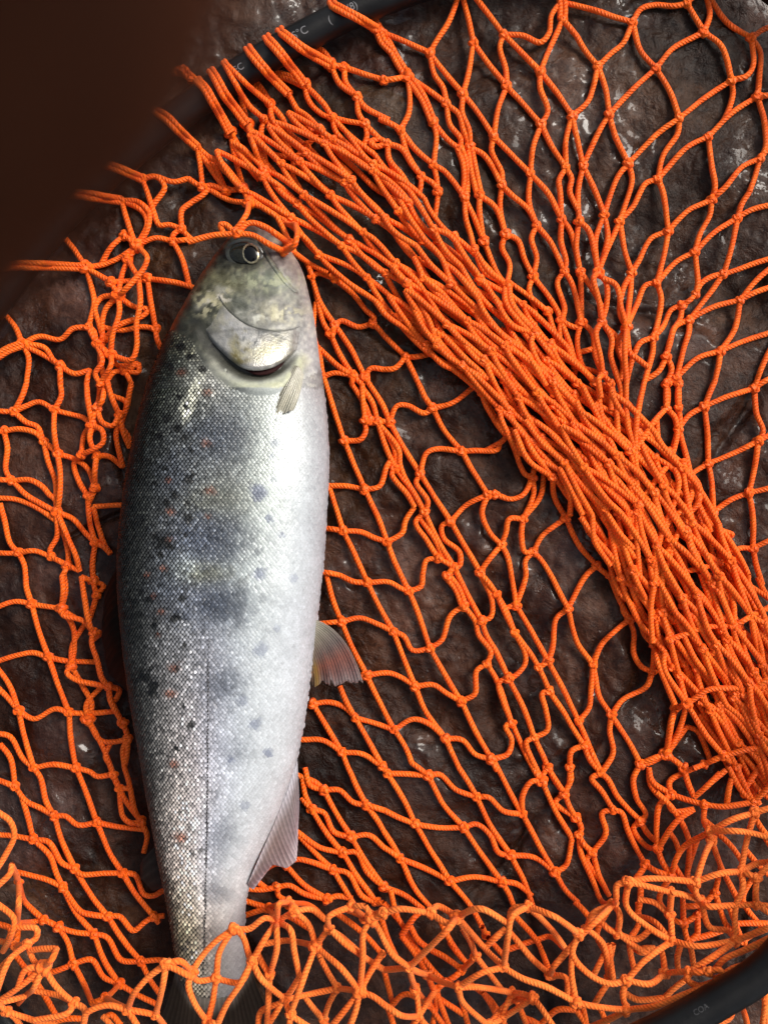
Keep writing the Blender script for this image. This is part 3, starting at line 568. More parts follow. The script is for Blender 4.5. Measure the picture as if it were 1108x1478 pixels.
(717, 831): """
0,110 60,220 100,330|110,170 60,190|110,170 180,290 295,495|100,330 160,440 160,510 100,580 65,590|100,330 200,460 240,530 300,665|410,190 340,250 320,420 295,495|410,190 460,380 555,515|555,515 600,400 700,300 765,255|650,0 710,80 730,210 765,255|740,0 790,150 820,250|790,20 810,150 800,230|765,255 850,250|765,255 790,330 790,450 840,530 895,550|295,495 240,530|295,495 380,650 470,840|555,515 540,650 530,760 470,840|555,515 590,700 660,805|660,805 720,720 860,640 895,550
300,665 260,680 280,770 290,890 215,935|300,665 380,780 430,870 500,980|65,590 10,620 40,740 85,850|65,590 150,760 215,935|85,850 50,870 85,950 60,1030 -33,1060|85,850 190,1080 262,1188|215,935 170,960 262,1188|215,935 300,1108 390,1258|470,840 550,1030 600,1140|500,980 430,1010 415,1108 430,1200|480,980 540,1070 600,1140|660,805 650,900 670,1020 600,1140|660,805 760,960 830,1088|830,1088 975,1030|820,260 850,340 910,400|910,400 950,520 990,640 1030,760|895,550 910,400|1030,770 1000,850 975,1030|1050,800 1030,950 975,1030|975,1030 1070,1108
""",
(831, 554): """
800,-20 740,130|740,130 870,75 1025,25|590,260 650,180 740,130|740,130 755,280 760,460|1025,25 1040,170 1075,270 1050,330|1050,330 1150,280|1050,330 920,395 760,460|1050,330 1030,480 995,630|760,460 670,520 670,570|760,460 780,560 790,740|995,630 1150,590|995,630 900,665 790,740|995,630 1020,780 1020,950|1020,950 1150,890|790,740 700,760 610,800|790,740 820,870 830,1030|1020,950 940,950 830,1030|1020,950 1050,1158|h25 830,1030 700,1070 540,1085|590,260 630,400 670,570|590,0 590,120 590,260|520,0 530,70 520,140
h25 520,140 440,230 340,380|520,140 570,200 580,300 545,450|h28 545,450 480,530 430,600|h28 670,570 650,680 540,790|h28 670,570 710,660 610,800|h30 545,450 590,560 560,700 500,830 440,1020|470,200 480,350 545,450|540,280 550,400|h20 880,820 900,870 850,900 820,860|850,900 920,980 960,1120|h25 700,700 780,850|h32 340,380 350,560 350,740|h32 280,0 290,200 340,380|h32 380,20 350,200 340,380|h32 350,740 350,900 370,1108|h32 350,740 420,620|h34 540,790 480,900 440,1108|h34 610,800 560,920 500,1108|h25 600,860 690,960 720,1050|h25 720,800 790,920|h25 700,960 760,990 830,1030
h28 360,400 430,490|h30 200,0 240,290|h30 130,0 170,290|h30 40,0 110,160 170,290|h30 170,290 230,430 290,560|h30 80,320 140,480 210,600|h30 240,290 330,370|h30 70,310 0,100|h32 210,600 280,700 320,900|h32 150,720 250,860 330,960|h34 500,830 470,960 450,1150|h34 560,920 480,1040 470,1160
""",
(831, 831): """
h32 1150,160 1000,220 910,290|h34 910,290 740,300 540,370|h34 1020,650 870,650 760,660 640,740|h32 1150,560 1020,650|h34 850,1040 1000,1000 1150,990|h25 850,1040 750,1070 660,1100|h20 640,740 560,760 550,850 520,1020|h20 640,740 590,900 520,1020|640,870 580,1000|640,870 700,900 760,1040|520,1020 420,1080 380,1108|520,1020 600,1108|h34 640,740 750,920 850,1040|h30 700,720 820,780 880,920 940,970|h34 450,40 430,200 440,380|h36 510,0 500,200 540,370|h34 540,370 600,560 640,740|h28 470,400 470,500 560,740|h30 510,430 510,540 640,740
h30 530,60 600,300|h30 600,310 680,470 790,620|h30 660,340 750,470 890,560|h30 830,310 890,470|h30 890,560 1020,650|h32 970,310 980,500 1020,650|h32 850,0 900,130 910,290|h30 600,0 700,90 800,200|h30 700,0 800,200|h30 800,200 910,290|h28 1010,230 1060,400 1070,480|900,0 1050,90 1150,180|1060,0 1090,100 1150,180|h28 1040,650 1140,870|h28 910,680 940,830 1050,940|h28 820,690 880,850 950,960|h24 1000,250 1150,320|h32 850,1040 900,1110 960,1160|h30 1020,650 1060,760 1150,900|h30 940,970 1020,1030 1100,1150
""",
(277, 277): """
580,345 690,420 790,470|690,490 730,470 830,505|690,490 740,640 825,770|640,420 690,490|690,560 760,760 800,820 825,770|825,770 860,745 960,780 1040,760|825,770 920,910 1000,1070|800,820 850,930 930,1060 970,1108|720,880 850,1010 930,1060|1000,1070 1030,1020 1108,1020|770,1060 820,1045 930,1060|740,960 772,1108|1040,760 1108,835|1000,680 1050,730 1040,760|1000,1070 1022,1108|930,1060 922,1108|h20 790,470 830,505|830,505 930,590 1000,680|700,640 700,800 730,960
h75 -20,278 130,250 260,240 350,250 440,300 530,345 590,310 605,260 600,190|h75 260,240 330,180 420,200 480,240 540,290 530,345|h50 340,60 310,140 240,220 200,190 165,190 180,215|h40 480,180 540,240 560,300|130,0 220,50 340,60|0,60 60,20 105,-12|h15 340,60 430,100 540,180 600,190|h40 530,345 560,355 580,345
""",
}
# ---------------------------------------------------------------- the landing net: hoop, cords, knots
net_root = empty('landing_net', (0, 0, 0))
tag(net_root, 'orange knotted landing net on a black pipe hoop, spread over wet rock under the fish', 'landing net')
HOOP = [(-120, 700, 24), (-75, 540, 24), (8, 418, 24), (100, 303, 24), (205, 208, 24), (318, 124, 24), (440, 52, 24), (550, 0, 24), (700, -46, 26),
        (900, -64, 28), (1100, -30, 38), (1235, 150, 60), (1320, 450, 100), (1330, 800, 150), (1260, 1150, 190), (1120, 1383, 200), (1030, 1447, 200),
        (930, 1500, 200), (800, 1550, 195), (600, 1600, 170), (350, 1620, 130), (100, 1560, 90), (-60, 1350, 55), (-125, 1000, 32)]
_h = np.array(HOOP + HOOP[:3], float)
hoop_c = catmull(np.vstack([_h, ]), 8)
# cut to exactly one turn
_first = np.array(HOOP[1], float)
_d = np.linalg.norm(hoop_c - _first, axis=1)
_i0 = int(np.argmin(_d[:200])); _i1 = len(hoop_c) // 2 + int(np.argmin(_d[len(hoop_c) // 2:]))
hoop_c = hoop_c[_i0:_i1]
PIPE_R = 21.5
hw_path = wpt(hoop_c)
v, f, uvs = tube(hw_path, PIPE_R * S, 28, closed=True)
n_r = len(hw_path); k_r = 29
f = np.vstack([f, np.stack([(n_r - 1) * k_r + np.arange(28), (n_r - 1) * k_r + np.arange(1, 29), np.arange(1, 29), np.arange(28)], -1)])
hoop = link('hoop', raw_mesh('hoop', v, f, MAT_PIPE), net_root)

def hoop_text(body, at, size, tilt_out, flip=False, slot=0.0):
    """raised print on the pipe: characters laid on its surface"""
    i = int(np.argmin(np.hypot(hoop_c[:, 0] - at[0], hoop_c[:, 1] - at[1])))
    cu = bpy.data.curves.new('printed_text', 'FONT'); cu.body = body; cu.size = 1; cu.align_x = 'CENTER'; cu.align_y = 'CENTER'
    cu.resolution_u = 4
    tmp = bpy.data.objects.new('printed_text', cu); COL.objects.link(tmp)
    dg = bpy.context.evaluated_depsgraph_get()
    me = bpy.data.meshes.new_from_object(tmp.evaluated_get(dg))
    bpy.data.objects.remove(tmp)
    co = np.empty(len(me.vertices) * 3, np.float32); me.vertices.foreach_get('co', co); co = co.reshape(-1, 3)
    p0 = hw_path[i]; tg = hw_path[(i + 2) % n_r] - hw_path[i - 2]; tg /= np.linalg.norm(tg)
    if flip:
        tg = -tg
    side = np.array([-tg[1], tg[0], 0]); side /= np.linalg.norm(side)
    ang = co[:, 1] * size / PIPE_R + tilt_out
    R = (PIPE_R + 0.35) * S
    new = p0 + co[:, 0:1] * size * S * tg + R * (np.sin(ang)[:, None] * side + np.cos(ang)[:, None] * np.array([0, 0, 1.0]))
    me.vertices.foreach_set('co', new.astype(np.float32).ravel())
    me.materials.clear(); me.materials.append(MAT_PRINT); me.update()
    return link('printed_text', me, hoop)
hoop_text('S°C', (437, 55), 15, -0.15)
hoop_text('(8)', (506, 20), 14, -0.15)
hoop_text('(', (474, 37), 14, -0.3)
hoop_text('IEC', (345, 107), 13, -0.15)
worn = hoop_text('COA', (1006, 1444), 9, 0.6, flip=True)
MAT_WORN = MAT_PRINT.copy(); MAT_WORN.name = 'worn_print'
MAT_WORN.node_tree.nodes['Principled BSDF'].inputs['Base Color'].default_value = (0.03, 0.03, 0.031, 1)
worn.data.materials[0] = MAT_WORN

hoop_xy = hoop_c[:, :2]
hoop_z = hoop_c[:, 2]
def over_hoop(x, y):
    """height of a cord laid over the upper left of the hoop"""
    sel = hoop_z < 40
    P = hoop_xy[sel]
    dd = np.hypot(x[:, None] - P[None, :, 0], y[:, None] - P[None, :, 1])
    j = dd.argmin(1); dmin = dd[np.arange(len(x)), j]
    inner = np.hypot(x - 760, y - 800) < np.hypot(P[j, 0] - 760, P[j, 1] - 800)
    Rr = PIPE_R + 5
    z = np.full(len(x), -1e3)
    near = dmin < Rr
    z[near] = 26 + np.sqrt(np.maximum(Rr ** 2 - dmin[near] ** 2, 0))
    tail = inner & ~near
    z[tail] = 26 * np.exp(-((dmin[tail] - Rr) / 40.0))
    front = inner & near
    z[front] = np.maximum(z[front], 26 + 0.3 * Rr)
    return z

TW = 4.0   # cord radius
def parse_net():
    out = []
    for (ox, oy), text in NET.items():
        for item in text.replace('\n', '|').split('|'):
            item = item.strip()
            if not item:
                continue
            h = 0.0; double = False; over = False; pts = []
            for t in item.split():
                if ',' in t:
                    a, b2 = t.split(','); pts.append((ox + float(a) / 4, oy + float(b2) / 4))
                elif t[0] == 'h':
                    h = float(t[1:])
                elif t == 'd':
                    double = True
                elif t == 'o':
                    over = True
            if len(pts) >= 2:
                if h >= 60: h = h * 1.55
                out.append([np.array(pts), h, over, double])
    return out
lines = parse_net()

# the gathered folds: collapsed meshes running along the bundle, in layers
LB = np.array([(300, 225), (355, 285), (432, 338), (495, 402), (562, 466), (640, 524), (692, 574), (740, 645), (805, 700), (860, 780), (908, 880), (950, 945), (992, 1012), (1042, 1092), (1090, 1170)], float)
RB = np.array([(440, 150), (520, 200), (585, 258), (652, 322), (722, 402), (778, 455), (838, 522), (893, 566), (972, 644), (1012, 706), (1050, 775), (1090, 850), (1125, 930), (1160, 1010), (1200, 1090)], float)
def bundle_layer(rows, cols, z0, seed, lo=0.0, hi=1.0, t0=0.0, t1=1.0):
    r = np.random.default_rng(seed)
    A = resample(LB, 400); B = resample(RB, 400)
    K = {}
    for i in range(rows):
        for j in range(cols):
            t = t0 + (t1 - t0) * np.clip((i + 0.09 * r.normal()) / (rows - 1), 0, 1)
            s = lo + (hi - lo) * np.clip((j + 0.5 * (i % 2) + 0.22 * r.normal()) / (cols - 0.5), 0, 1)
            a = A[int(t * 399)]; b2 = B[int(t * 399)]
            p = a * (1 - s) + b2 * s + r.normal(0, 1.3, 2)
            z = z0 + 9 * math.sin(math.pi * s) + r.normal(0, 2.5)
            K[i, j] = (p, z)
    res = []
    for i in range(rows - 1):
        for j in range(cols):
            for jj in ((j, j + 1) if i % 2 else (j - 1, j)):
                if 0 <= jj < cols and r.uniform() > 0.04:
                    p, z = K[i, j]; q, z2 = K[i + 1, jj]
                    u = (q - p) / max(np.linalg.norm(q - p), 1e-6); nn = np.array([-u[1], u[0]])
                    side = 1 if jj == (j + 1 if i % 2 else j) else -1
                    bend = -side * r.uniform(1.2, 4.0)
                    m1 = p + (q - p) * 0.25 + nn * bend; m2 = p + (q - p) * 0.72 + nn * bend * r.uniform(0.5, 1.2)
                    res.append([np.array([p, m1, m2, q]), (z, z + r.normal(0, 2), z2 + r.normal(0, 2), z2), False, False])
    return res
n_traced = len(lines)
lines += bundle_layer(11, 8, 4, 24, 0.02, 0.98, 0.36, 1.0)
lines += bundle_layer(18, 9, 13, 21)
lines += bundle_layer(13, 6, 22, 22, 0.0, 0.72, 0.26, 1.0)
lines += bundle_layer(9, 6, 28, 23, 0.28, 0.98, 0.5, 1.0)

# find the knots: cord ends that meet, and cords passing through such a meeting
ends = []
for li, L in enumerate(lines):
    for e in (0, -1):
        ends.append((L[0][e], li, e))
cl = []          # cluster centres
cl_sum = []
cells = {}
def find_cluster(p, tol=5.6):
    best = None; bd = tol
    cxx, cyy = int(p[0] // 8), int(p[1] // 8)
    for a in (-1, 0, 1):
        for b2 in (-1, 0, 1):
            for c in cells.get((cxx + a, cyy + b2), ()):
                dd = math.hypot(p[0] - cl[c][0], p[1] - cl[c][1])
                if dd < bd: bd = dd; best = c
    return best
for p, li, e in ends:
    c = find_cluster(p) if li < n_traced else find_cluster(p, 1e-3)
    if c is None:
        cl.append(np.array(p, float)); cl_sum.append([0, 0.0])
        cells.setdefault((int(p[0] // 8), int(p[1] // 8)), []).append(len(cl) - 1)

def zlist(L):
    n = len(L[0])
    return list(L[1]) if isinstance(L[1], tuple) else [L[1]] * n
segs = []        # (points, z offsets, cluster a, cluster b, over, double, dry)
for li, L in enumerate(lines):
    pts, zs = L[0].copy(), zlist(L)
    tol = 5.6 if li < n_traced else 1e-2
    ids = [find_cluster(p, tol) for p in pts]
    for k in range(len(pts)):
        if ids[k] is not None:
            pts[k] = cl[ids[k]]; cl_sum[ids[k]][1] += zs[k]; cl_sum[ids[k]][0] += 1
    last = 0
    for k in range(1, len(pts)):
        if ids[k] is not None or k == len(pts) - 1:
            segs.append([pts[last:k + 1], zs[last:k + 1], ids[last], ids[k], L[2], L[3]])
            last = k
deg = {}
for s_ in segs:
    for c in (s_[2], s_[3]):
        if c is not None:
            deg[c] = deg.get(c, 0) + (2 if s_[5] else 1)
# a loose end is tucked onto the nearest other cord
samp, own = [], []
for si, s_ in enumerate(segs):
    q = catmull(s_[0], 5.0); samp.append(q); own.append(np.full(len(q), si))
samp = np.vstack(samp); own = np.concatenate(own)
FISH_Y = [320, 400, 500, 600, 700, 850, 1000, 1150, 1300, 1440]
FISH_L = [335, 291, 237, 203, 184, 173, 189, 214, 242, 262]; FISH_R = [395, 441, 459, 472, 474, 463, 445, 411, 355, 352]
for si, s_ in enumerate(segs):
    for e, ci in ((0, s_[2]), (-1, s_[3])):
        if s_[4] or (ci is not None and deg.get(ci, 0) > (2 if s_[5] else 1)):
            continue
        p = s_[0][e]
        if not (0 < p[0] < 1108 and 0 < p[1] < 1478):
            continue
        if 320 < p[1] < 1440 and np.interp(p[1], FISH_Y, FISH_L) + 4 < p[0] < np.interp(p[1], FISH_Y, FISH_R) - 4:
            continue
        dd = np.hypot(samp[:, 0] - p[0], samp[:, 1] - p[1]); dd[own == si] = 1e9
        j = int(dd.argmin())
        if dd[j] < 26:
            s_[0] = s_[0].copy(); s_[0][e] = samp[j]
            if e == 0: s_[2] = None
            else: s_[3] = None
clz = [(b2 / a if a else 0.0) for a, b2 in cl_sum]
# meeting points: a little random lift so that crossing cords do not share one plane
jit = rng.uniform(0, 3, len(cl))

cord_parts = []      # (on-picture length, verts, faces, uv, skylit)
def add_cord(p2, z, over):
    """p2 (n,2), z (n,) lift above the rock -> a tube resting on rock, hoop or other cords"""
    g = ground_at(p2[:, 0], p2[:, 1])
    zz = np.maximum(g, -8) * np.clip(1 - z / 40, 0, 1) + TW + 1.0 + z
    if over:
        zz = np.maximum(zz, over_hoop(p2[:, 0], p2[:, 1]))
        kk = np.ones(5) / 5
        zz = np.convolve(np.pad(zz, 2, 'edge'), kk, 'valid')
        # the outer end turns down round the pipe and comes back under it
        for end in (0, -1):
            e = p2[end]; dd = np.hypot(hoop_c[:, 0] - e[0], hoop_c[:, 1] - e[1]); j = int(dd.argmin())
            out_dir = hoop_c[j, :2] - np.array([760, 800.]); nrm_ = np.array([-(hoop_c[(j + 3) % len(hoop_c), 1] - hoop_c[j - 3, 1]), hoop_c[(j + 3) % len(hoop_c), 0] - hoop_c[j - 3, 0]])
            nrm_ /= np.linalg.norm(nrm_); nrm_ *= np.sign((nrm_ * out_dir).sum())
            if dd[j] < 60 and ((e - hoop_c[j, :2]) * nrm_).sum() > PIPE_R * .6:
                P = p2 - hoop_c[j, :2]; outw = (P * nrm_).sum(1)
                okk = outw < PIPE_R * 0.98
                if okk.sum() < 4: continue
                p2 = p2[okk]; zz = zz[okk]
                e = p2[end]; along = (e - hoop_c[j, :2]) - ((e - hoop_c[j, :2]) * nrm_).sum() * nrm_
                a_ = np.radians(np.arange(8, -118, -14.)); Rr = PIPE_R + 4.5
                arc = hoop_c[j, :2] + along + Rr * np.cos(a_)[:, None] * nrm_
                az = np.maximum(24 + Rr * np.sin(a_), 1.0)
                if end == -1:
                    p2 = np.vstack([p2, arc]); zz = np.concatenate([zz, az])
                else:
                    p2 = np.vstack([arc[::-1], p2]); zz = np.concatenate([az[::-1], zz])
    path = wpt(np.column_stack([p2, zz]))
    rad = TW * S * (1 + 0.05 * np.sin(np.arange(len(p2)) * 0.21 + p2[0, 0]))
    v, f, uv = tube(path, rad, 9)
    uv[:, 0] /= S
    inside = (p2[:, 0] > -10) & (p2[:, 0] < 1118) & (p2[:, 1] > -10) & (p2[:, 1] < 1488)
    if not inside.any() and not over:
        return
    ln = np.linalg.norm(np.diff(p2, axis=0), axis=1)[inside[1:]].sum() if inside.any() else 0
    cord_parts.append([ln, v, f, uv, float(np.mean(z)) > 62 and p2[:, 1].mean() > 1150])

knot_dirs = {}
for pts, zs, ca, cb, over, double in segs:
    zz = list(zs)
    if ca is not None: zz[0] = clz[ca] + jit[ca]
    if cb is not None: zz[-1] = clz[cb] + jit[cb]
    p3 = np.column_stack([pts, zz])
    lift = rng.uniform(0, 5)
    if len(p3) == 2:
        mid = 0.5 * (p3[0] + p3[1]); dv = p3[1] - p3[0]
        nn = np.array([-dv[1], dv[0]]) / max(np.hypot(dv[0], dv[1]), 1e-6)
        mid[:2] += nn * rng.normal(0, 0.03) * np.hypot(dv[0], dv[1]); mid[2] += lift
        p3 = np.vstack([p3[0], mid, p3[1]])
    else:
        p3[1:-1, 2] += lift
    c = catmull(p3, 3.2)
    c[:, 0] += 1.1 * fbm(c[:, 0], c[:, 1], 26, 2, 11); c[:, 1] += 1.1 * fbm(c[:, 0], c[:, 1], 26, 2, 12)
    if len(c) < 2:
        continue
    for cc, q in ((ca, c[min(4, len(c) - 1)] - c[0]), (cb, c[max(-5, -len(c))] - c[-1])):
        if cc is not None:
            knot_dirs.setdefault(cc, []).append(q[:2] / max(np.hypot(q[0], q[1]), 1e-6))
    if double:
        tg = np.gradient(c[:, :2], axis=0); tg /= np.maximum(np.linalg.norm(tg, axis=1, keepdims=True), 1e-6)
        nn = np.column_stack([-tg[:, 1], tg[:, 0]])
        for sgn in (-1, 1):
            wob = sgn * (TW * 0.93) * (1 - 0.25 * np.abs(np.sin(np.arange(len(c)) * 0.07 + pts[0, 0])))
            add_cord(c[:, :2] + nn * wob[:, None], c[:, 2], over)
    else:
        add_cord(c[:, :2], c[:, 2], over)

cord_parts.sort(key=lambda a: -a[0])
for ln, v, f, uv, skylit in cord_parts[:298]:
    link('twine', raw_mesh('twine', v, f, MAT_TWINE_SKYLIT if skylit else MAT_TWINE, uv=uv), net_root)
VV, FF, UU, MI = [], [], [], []; off = 0
for ln, v, f, uv, skylit in cord_parts[298:]:
    VV.append(v); FF.append(f + off); UU.append(uv); MI.append(np.full(len(f), 1 if skylit else 0)); off += len(v)
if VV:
    o = link('netting', raw_mesh('netting', np.vstack(VV), np.vstack(FF), [MAT_TWINE, MAT_TWINE_SKYLIT], uv=np.vstack(UU), mat_index=np.concatenate(MI)), net_root)
    o['kind'] = 'stuff'

# knots: a small drawn-up sheet bend, five shapes shared between all of them
def knot_geo(seed):
    r = np.random.default_rng(seed)
    t = np.linspace(0, 2 * math.pi, 27)[:-1]
    a = 2.15 + 0.15 * r.normal()
    x = (np.sin(t) + a * np.sin(2 * t)) * 1.55; y = (np.cos(t) - a * np.cos(2 * t)) * 1.35
    z = -np.sin(3 * t) * 2.5
    p = np.stack([x, y, z], -1) + r.normal(0, 0.25, (26, 3))
    tg = np.roll(p, -1, 0) - np.roll(p, 1, 0); tg /= np.linalg.norm(tg, axis=1, keepdims=True)
    ref = p / np.linalg.norm(p, axis=1, keepdims=True)
    sd = np.cross(tg, ref); sd /= np.maximum(np.linalg.norm(sd, axis=1, keepdims=True), 1e-6)
    up = np.cross(sd, tg)
    k = 7
    an = np.linspace(0, 2 * math.pi, k + 1)[:-1]
    rad = 3.7
    v = p[:, None, :] + rad * (np.cos(an)[None, :, None] * sd[:, None, :] + np.sin(an)[None, :, None] * up[:, None, :])
    s = np.concatenate([[0], np.cumsum(np.linalg.norm(np.diff(p, axis=0), axis=1))])
    uv = np.stack(np.broadcast_arrays(s[:, None], (np.arange(k) / k)[None, :]), -1).reshape(-1, 2)
    f = grid_faces(26, k, wrap=True)
    j = np.arange(k); f = np.vstack([f, np.stack([25 * k + j, 25 * k + (j + 1) % k, (j + 1) % k, j], -1)])
    return v.reshape(-1, 3) * S, f, uv
KG = [knot_geo(100 + i) for i in range(5)]
KM = [[raw_mesh('knot', v, f, m, uv=uv) for v, f, uv in KG] for m in (MAT_TWINE, MAT_TWINE_SKYLIT)]
knots = []
for c, dg_ in deg.items():
    if dg_ < 3:
        continue
    p = cl[c]
    if not (-15 < p[0] < 1123 and -15 < p[1] < 1493):
        continue
    z = clz[c] + jit[c]
    g = float(ground_at(np.array([p[0]]), np.array([p[1]]))[0])
    zz = max(g, -8) * max(0, 1 - z / 40) + TW + 1.0 + z + 1.2
    ds = np.array(knot_dirs.get(c, [(1, 0)]))
    ang2 = 0.5 * math.atan2((2 * ds[:, 0] * ds[:, 1]).sum(), (ds[:, 0] ** 2 - ds[:, 1] ** 2).sum())
    # knots tied over the hoop's cords are bigger: two cords run in
    big = 1.28 if dg_ >= 6 else (1.0 if c < len(cl) else 1.0)
    dense = 0.9 if isinstance(clz[c], float) and clz[c] > 10 and clz[c] < 50 else 1.0
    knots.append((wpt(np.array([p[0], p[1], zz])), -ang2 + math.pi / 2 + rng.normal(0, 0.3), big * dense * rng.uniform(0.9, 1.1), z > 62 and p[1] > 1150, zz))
knots.sort(key=lambda k: -k[2] * (1 + k[4] / H))
rest_v, rest_f, rest_uv, rest_m = [], [], [], []; off = 0
for i, (loc, rz, sc, skylit, zz) in enumerate(knots):
    kk = i % 5
    if i < 298:
        o = link('knot', KM[1 if skylit else 0][kk], net_root, loc)
        o.rotation_euler = (rng.normal(0, 0.25), rng.normal(0, 0.25), rz); o.scale = (sc, sc, sc)
    else:
        v, f, uv = KG[kk]
        c_, s_ = math.cos(rz), math.sin(rz)
        rest_v.append((v @ np.array([[c_, s_, 0], [-s_, c_, 0], [0, 0, 1]])) * sc + loc); rest_f.append(f + off); rest_uv.append(uv)
        rest_m.append(np.full(len(f), 1 if skylit else 0)); off += len(v)
if rest_v:
    o = link('small_knots', raw_mesh('small_knots', np.vstack(rest_v), np.vstack(rest_f), [MAT_TWINE, MAT_TWINE_SKYLIT], uv=np.vstack(rest_uv), mat_index=np.concatenate(rest_m)), net_root)
    o['kind'] = 'stuff'
# ---------------------------------------------------------------- the trout
SIL = np.array([(326, 358, 366), (329, 347, 380), (335, 338, 392), (345, 328, 405), (360, 318, 418), (380, 303, 432), (400, 290, 440), (425, 275, 446), (450, 261, 452), (475, 248, 456),
                (500, 237, 459), (525, 227, 462), (550, 217, 466), (600, 203, 472), (650, 192, 475), (700, 183, 474), (750, 177, 471), (800, 173, 468), (850, 173, 463), (900, 177, 457),
                (950, 182, 451), (1000, 189, 445), (1050, 197, 438), (1100, 206, 428), (1150, 214, 411), (1200, 223, 391), (1250, 232, 368), (1300, 242, 355), (1350, 250, 353), (1385, 255, 354),
                (1410, 259, 352), (1430, 268, 344), (1440, 285, 330)], float)
HT = np.array([(326, 3), (330, 14), (345, 28), (380, 44), (450, 62), (550, 74), (700, 80), (850, 78), (1000, 67), (1150, 49), (1250, 36), (1350, 23), (1400, 16), (1430, 9), (1440, 3)], float)
ZC = np.array([(326, 60), (450, 70), (700, 90), (850, 88), (1000, 78), (1150, 62), (1250, 50), (1350, 38), (1440, 30)], float)
_yy = np.arange(320, 1450, 2.0)
def _sm(v, k=9):
    return np.convolve(np.pad(v, k // 2, 'edge'), np.ones(k) / k, 'valid')
_L = _sm(np.interp(_yy, SIL[:, 0], SIL[:, 1])); _Rt = _sm(np.interp(_yy, SIL[:, 0], SIL[:, 2]))
_T = _sm(np.interp(_yy, HT[:, 0], HT[:, 1])); _Z = _sm(np.interp(_yy, ZC[:, 0], ZC[:, 1]), 25)
_nose = np.sqrt(np.clip((_yy - 325) / 16, 0, 1)); _end = np.sqrt(np.clip((1441 - _yy) / 14, 0, 1))
def fl(y): return np.interp(y, _yy, _L)
def fr(y): return np.interp(y, _yy, _Rt)
def fht(y): return np.interp(y, _yy, _T)
def fzc(y): return np.interp(y, _yy, _Z)

def f_surf(x, y):
    """upper surface height of the body at (x, y) in the fish's own outline"""
    c = 0.5 * (fl(y) + fr(y)); w = np.maximum(0.5 * (fr(y) - fl(y)), 1.0)
    u = np.clip((x - c) / w, -1, 1)
    return fzc(y) + fht(y) * np.power(np.clip(1 - np.abs(u) ** 2.15, 0, 1), 0.5)

def f_world(x, y, z):
    zs = fzc(y); f = (H - zs) / H
    return np.stack([(x - CX) * f * S, -(y - CY) * f * S, z * S], -1)

def f_seen(x, y, z):
    """where a point of the fish is met by the vertical view; marks on the skin are placed with it once, at build time"""
    k = (H - fzc(y)) / (H - z)
    return CX + (x - CX) * k, CY + (y - CY) * k

def f_on(ix, iy, lift=0.0):
    """the point of the skin that shows at (ix, iy)"""
    ix = np.asarray(ix, float); iy = np.asarray(iy, float)
    x, y = ix.copy(), iy.copy()
    for _ in range(6):
        z = f_surf(x, y) + lift
        k = (H - z) / (H - fzc(y))
        x = CX + (ix - CX) * k; y = CY + (iy - CY) * k
    return f_world(x, y, f_surf(x, y) + lift)

# --- colours of the skin (pigment, with some light on belly and tail put in)
RY = np.array([540, 620, 720, 820, 950, 1100, 1250, 1350, 1440.0])
RU = np.array([0, .10, .22, .34, .44, .52, .60, .72, .86, 1.0])
RC = np.array([
 [(26,28,22), (44,48,40), (104,106,96), (150,150,140), (150,152,146), (165,170,166), (188,194,192), (205,212,214), (210,214,222), (208,206,216)],
 [(20,22,18), (36,38,34), (66,68,66), (92,96,96), (112,116,118), (126,132,134), (170,178,178), (205,214,216), (210,216,226), (206,208,222)],
 [(18,18,15), (34,35,32), (62,64,64), (92,96,98), (104,110,114), (118,124,126), (176,184,184), (210,219,222), (212,219,230), (206,210,226)],
 [(18,18,14), (34,35,32), (66,68,70), (104,108,114), (118,124,132), (138,146,154), (190,199,204), (213,221,228), (213,219,231), (206,210,226)],
 [(20,20,16), (44,44,42), (88,88,88), (122,122,124), (134,135,142), (168,172,182), (200,206,216), (214,220,230), (213,218,230), (206,209,224)],
 [(36,35,30), (84,82,78), (136,130,126), (158,152,152), (172,172,180), (196,199,210), (208,213,224), (214,219,229), (214,218,228), (206,208,222)],
 [(46,43,36), (120,112,104), (176,164,154), (190,182,176), (198,196,200), (206,207,216), (210,212,222), (214,217,226), (214,216,226), (204,204,216)],
 [(48,44,34), (92,86,68), (136,128,106), (150,142,122), (164,156,142), (176,168,158), (188,180,174), (198,192,192), (202,196,200), (186,182,190)],
 [(44,40,32), (80,74,60), (120,112,96), (136,128,112), (146,138,126), (156,148,138), (166,160,154), (172,166,164), (172,166,168), (160,156,160)],
], float)
HY = np.array([326, 380, 440, 500, 540.0])
HC = np.array([
 [(44,38,32), (52,46,38), (60,54,44), (64,58,48), (80,70,62), (98,84,76), (118,98,92), (130,108,104), (134,112,110), (120,100,98)],
 [(52,52,40), (66,66,52), (76,76,60), (80,82,66), (92,92,80), (106,104,96), (124,118,112), (150,132,130), (168,150,152), (158,144,148)],
 [(46,48,38), (74,76,60), (96,98,80), (108,110,94), (116,120,106), (126,128,118), (136,136,130), (150,148,146), (172,164,168), (180,170,178)],
 [(32,34,27), (54,56,46), (84,84,72), (110,110,100), (122,122,112), (134,134,126), (150,150,144), (168,168,166), (190,188,196), (196,192,204)],
 [(26,28,22), (44,48,40), (104,106,96), (150,150,140), (160,162,154), (175,178,172), (190,194,192), (205,210,212), (208,210,220), (206,204,214)],
], float)
def ramp2(Y, C, u, y):
    out = np.zeros(u.shape + (3,))
    t = np.interp(y, Y, np.arange(len(Y))); i = np.clip(t.astype(int), 0, len(Y) - 2); a = (t - i)[..., None]
    uu = np.interp(u, RU, np.arange(len(RU))); j = np.clip(uu.astype(int), 0, len(RU) - 2); b = (uu - j)[..., None]
    c = (C[i, j] * (1 - b) + C[i, j + 1] * b) * (1 - a) + (C[i + 1, j] * (1 - b) + C[i + 1, j + 1] * b) * a
    return c

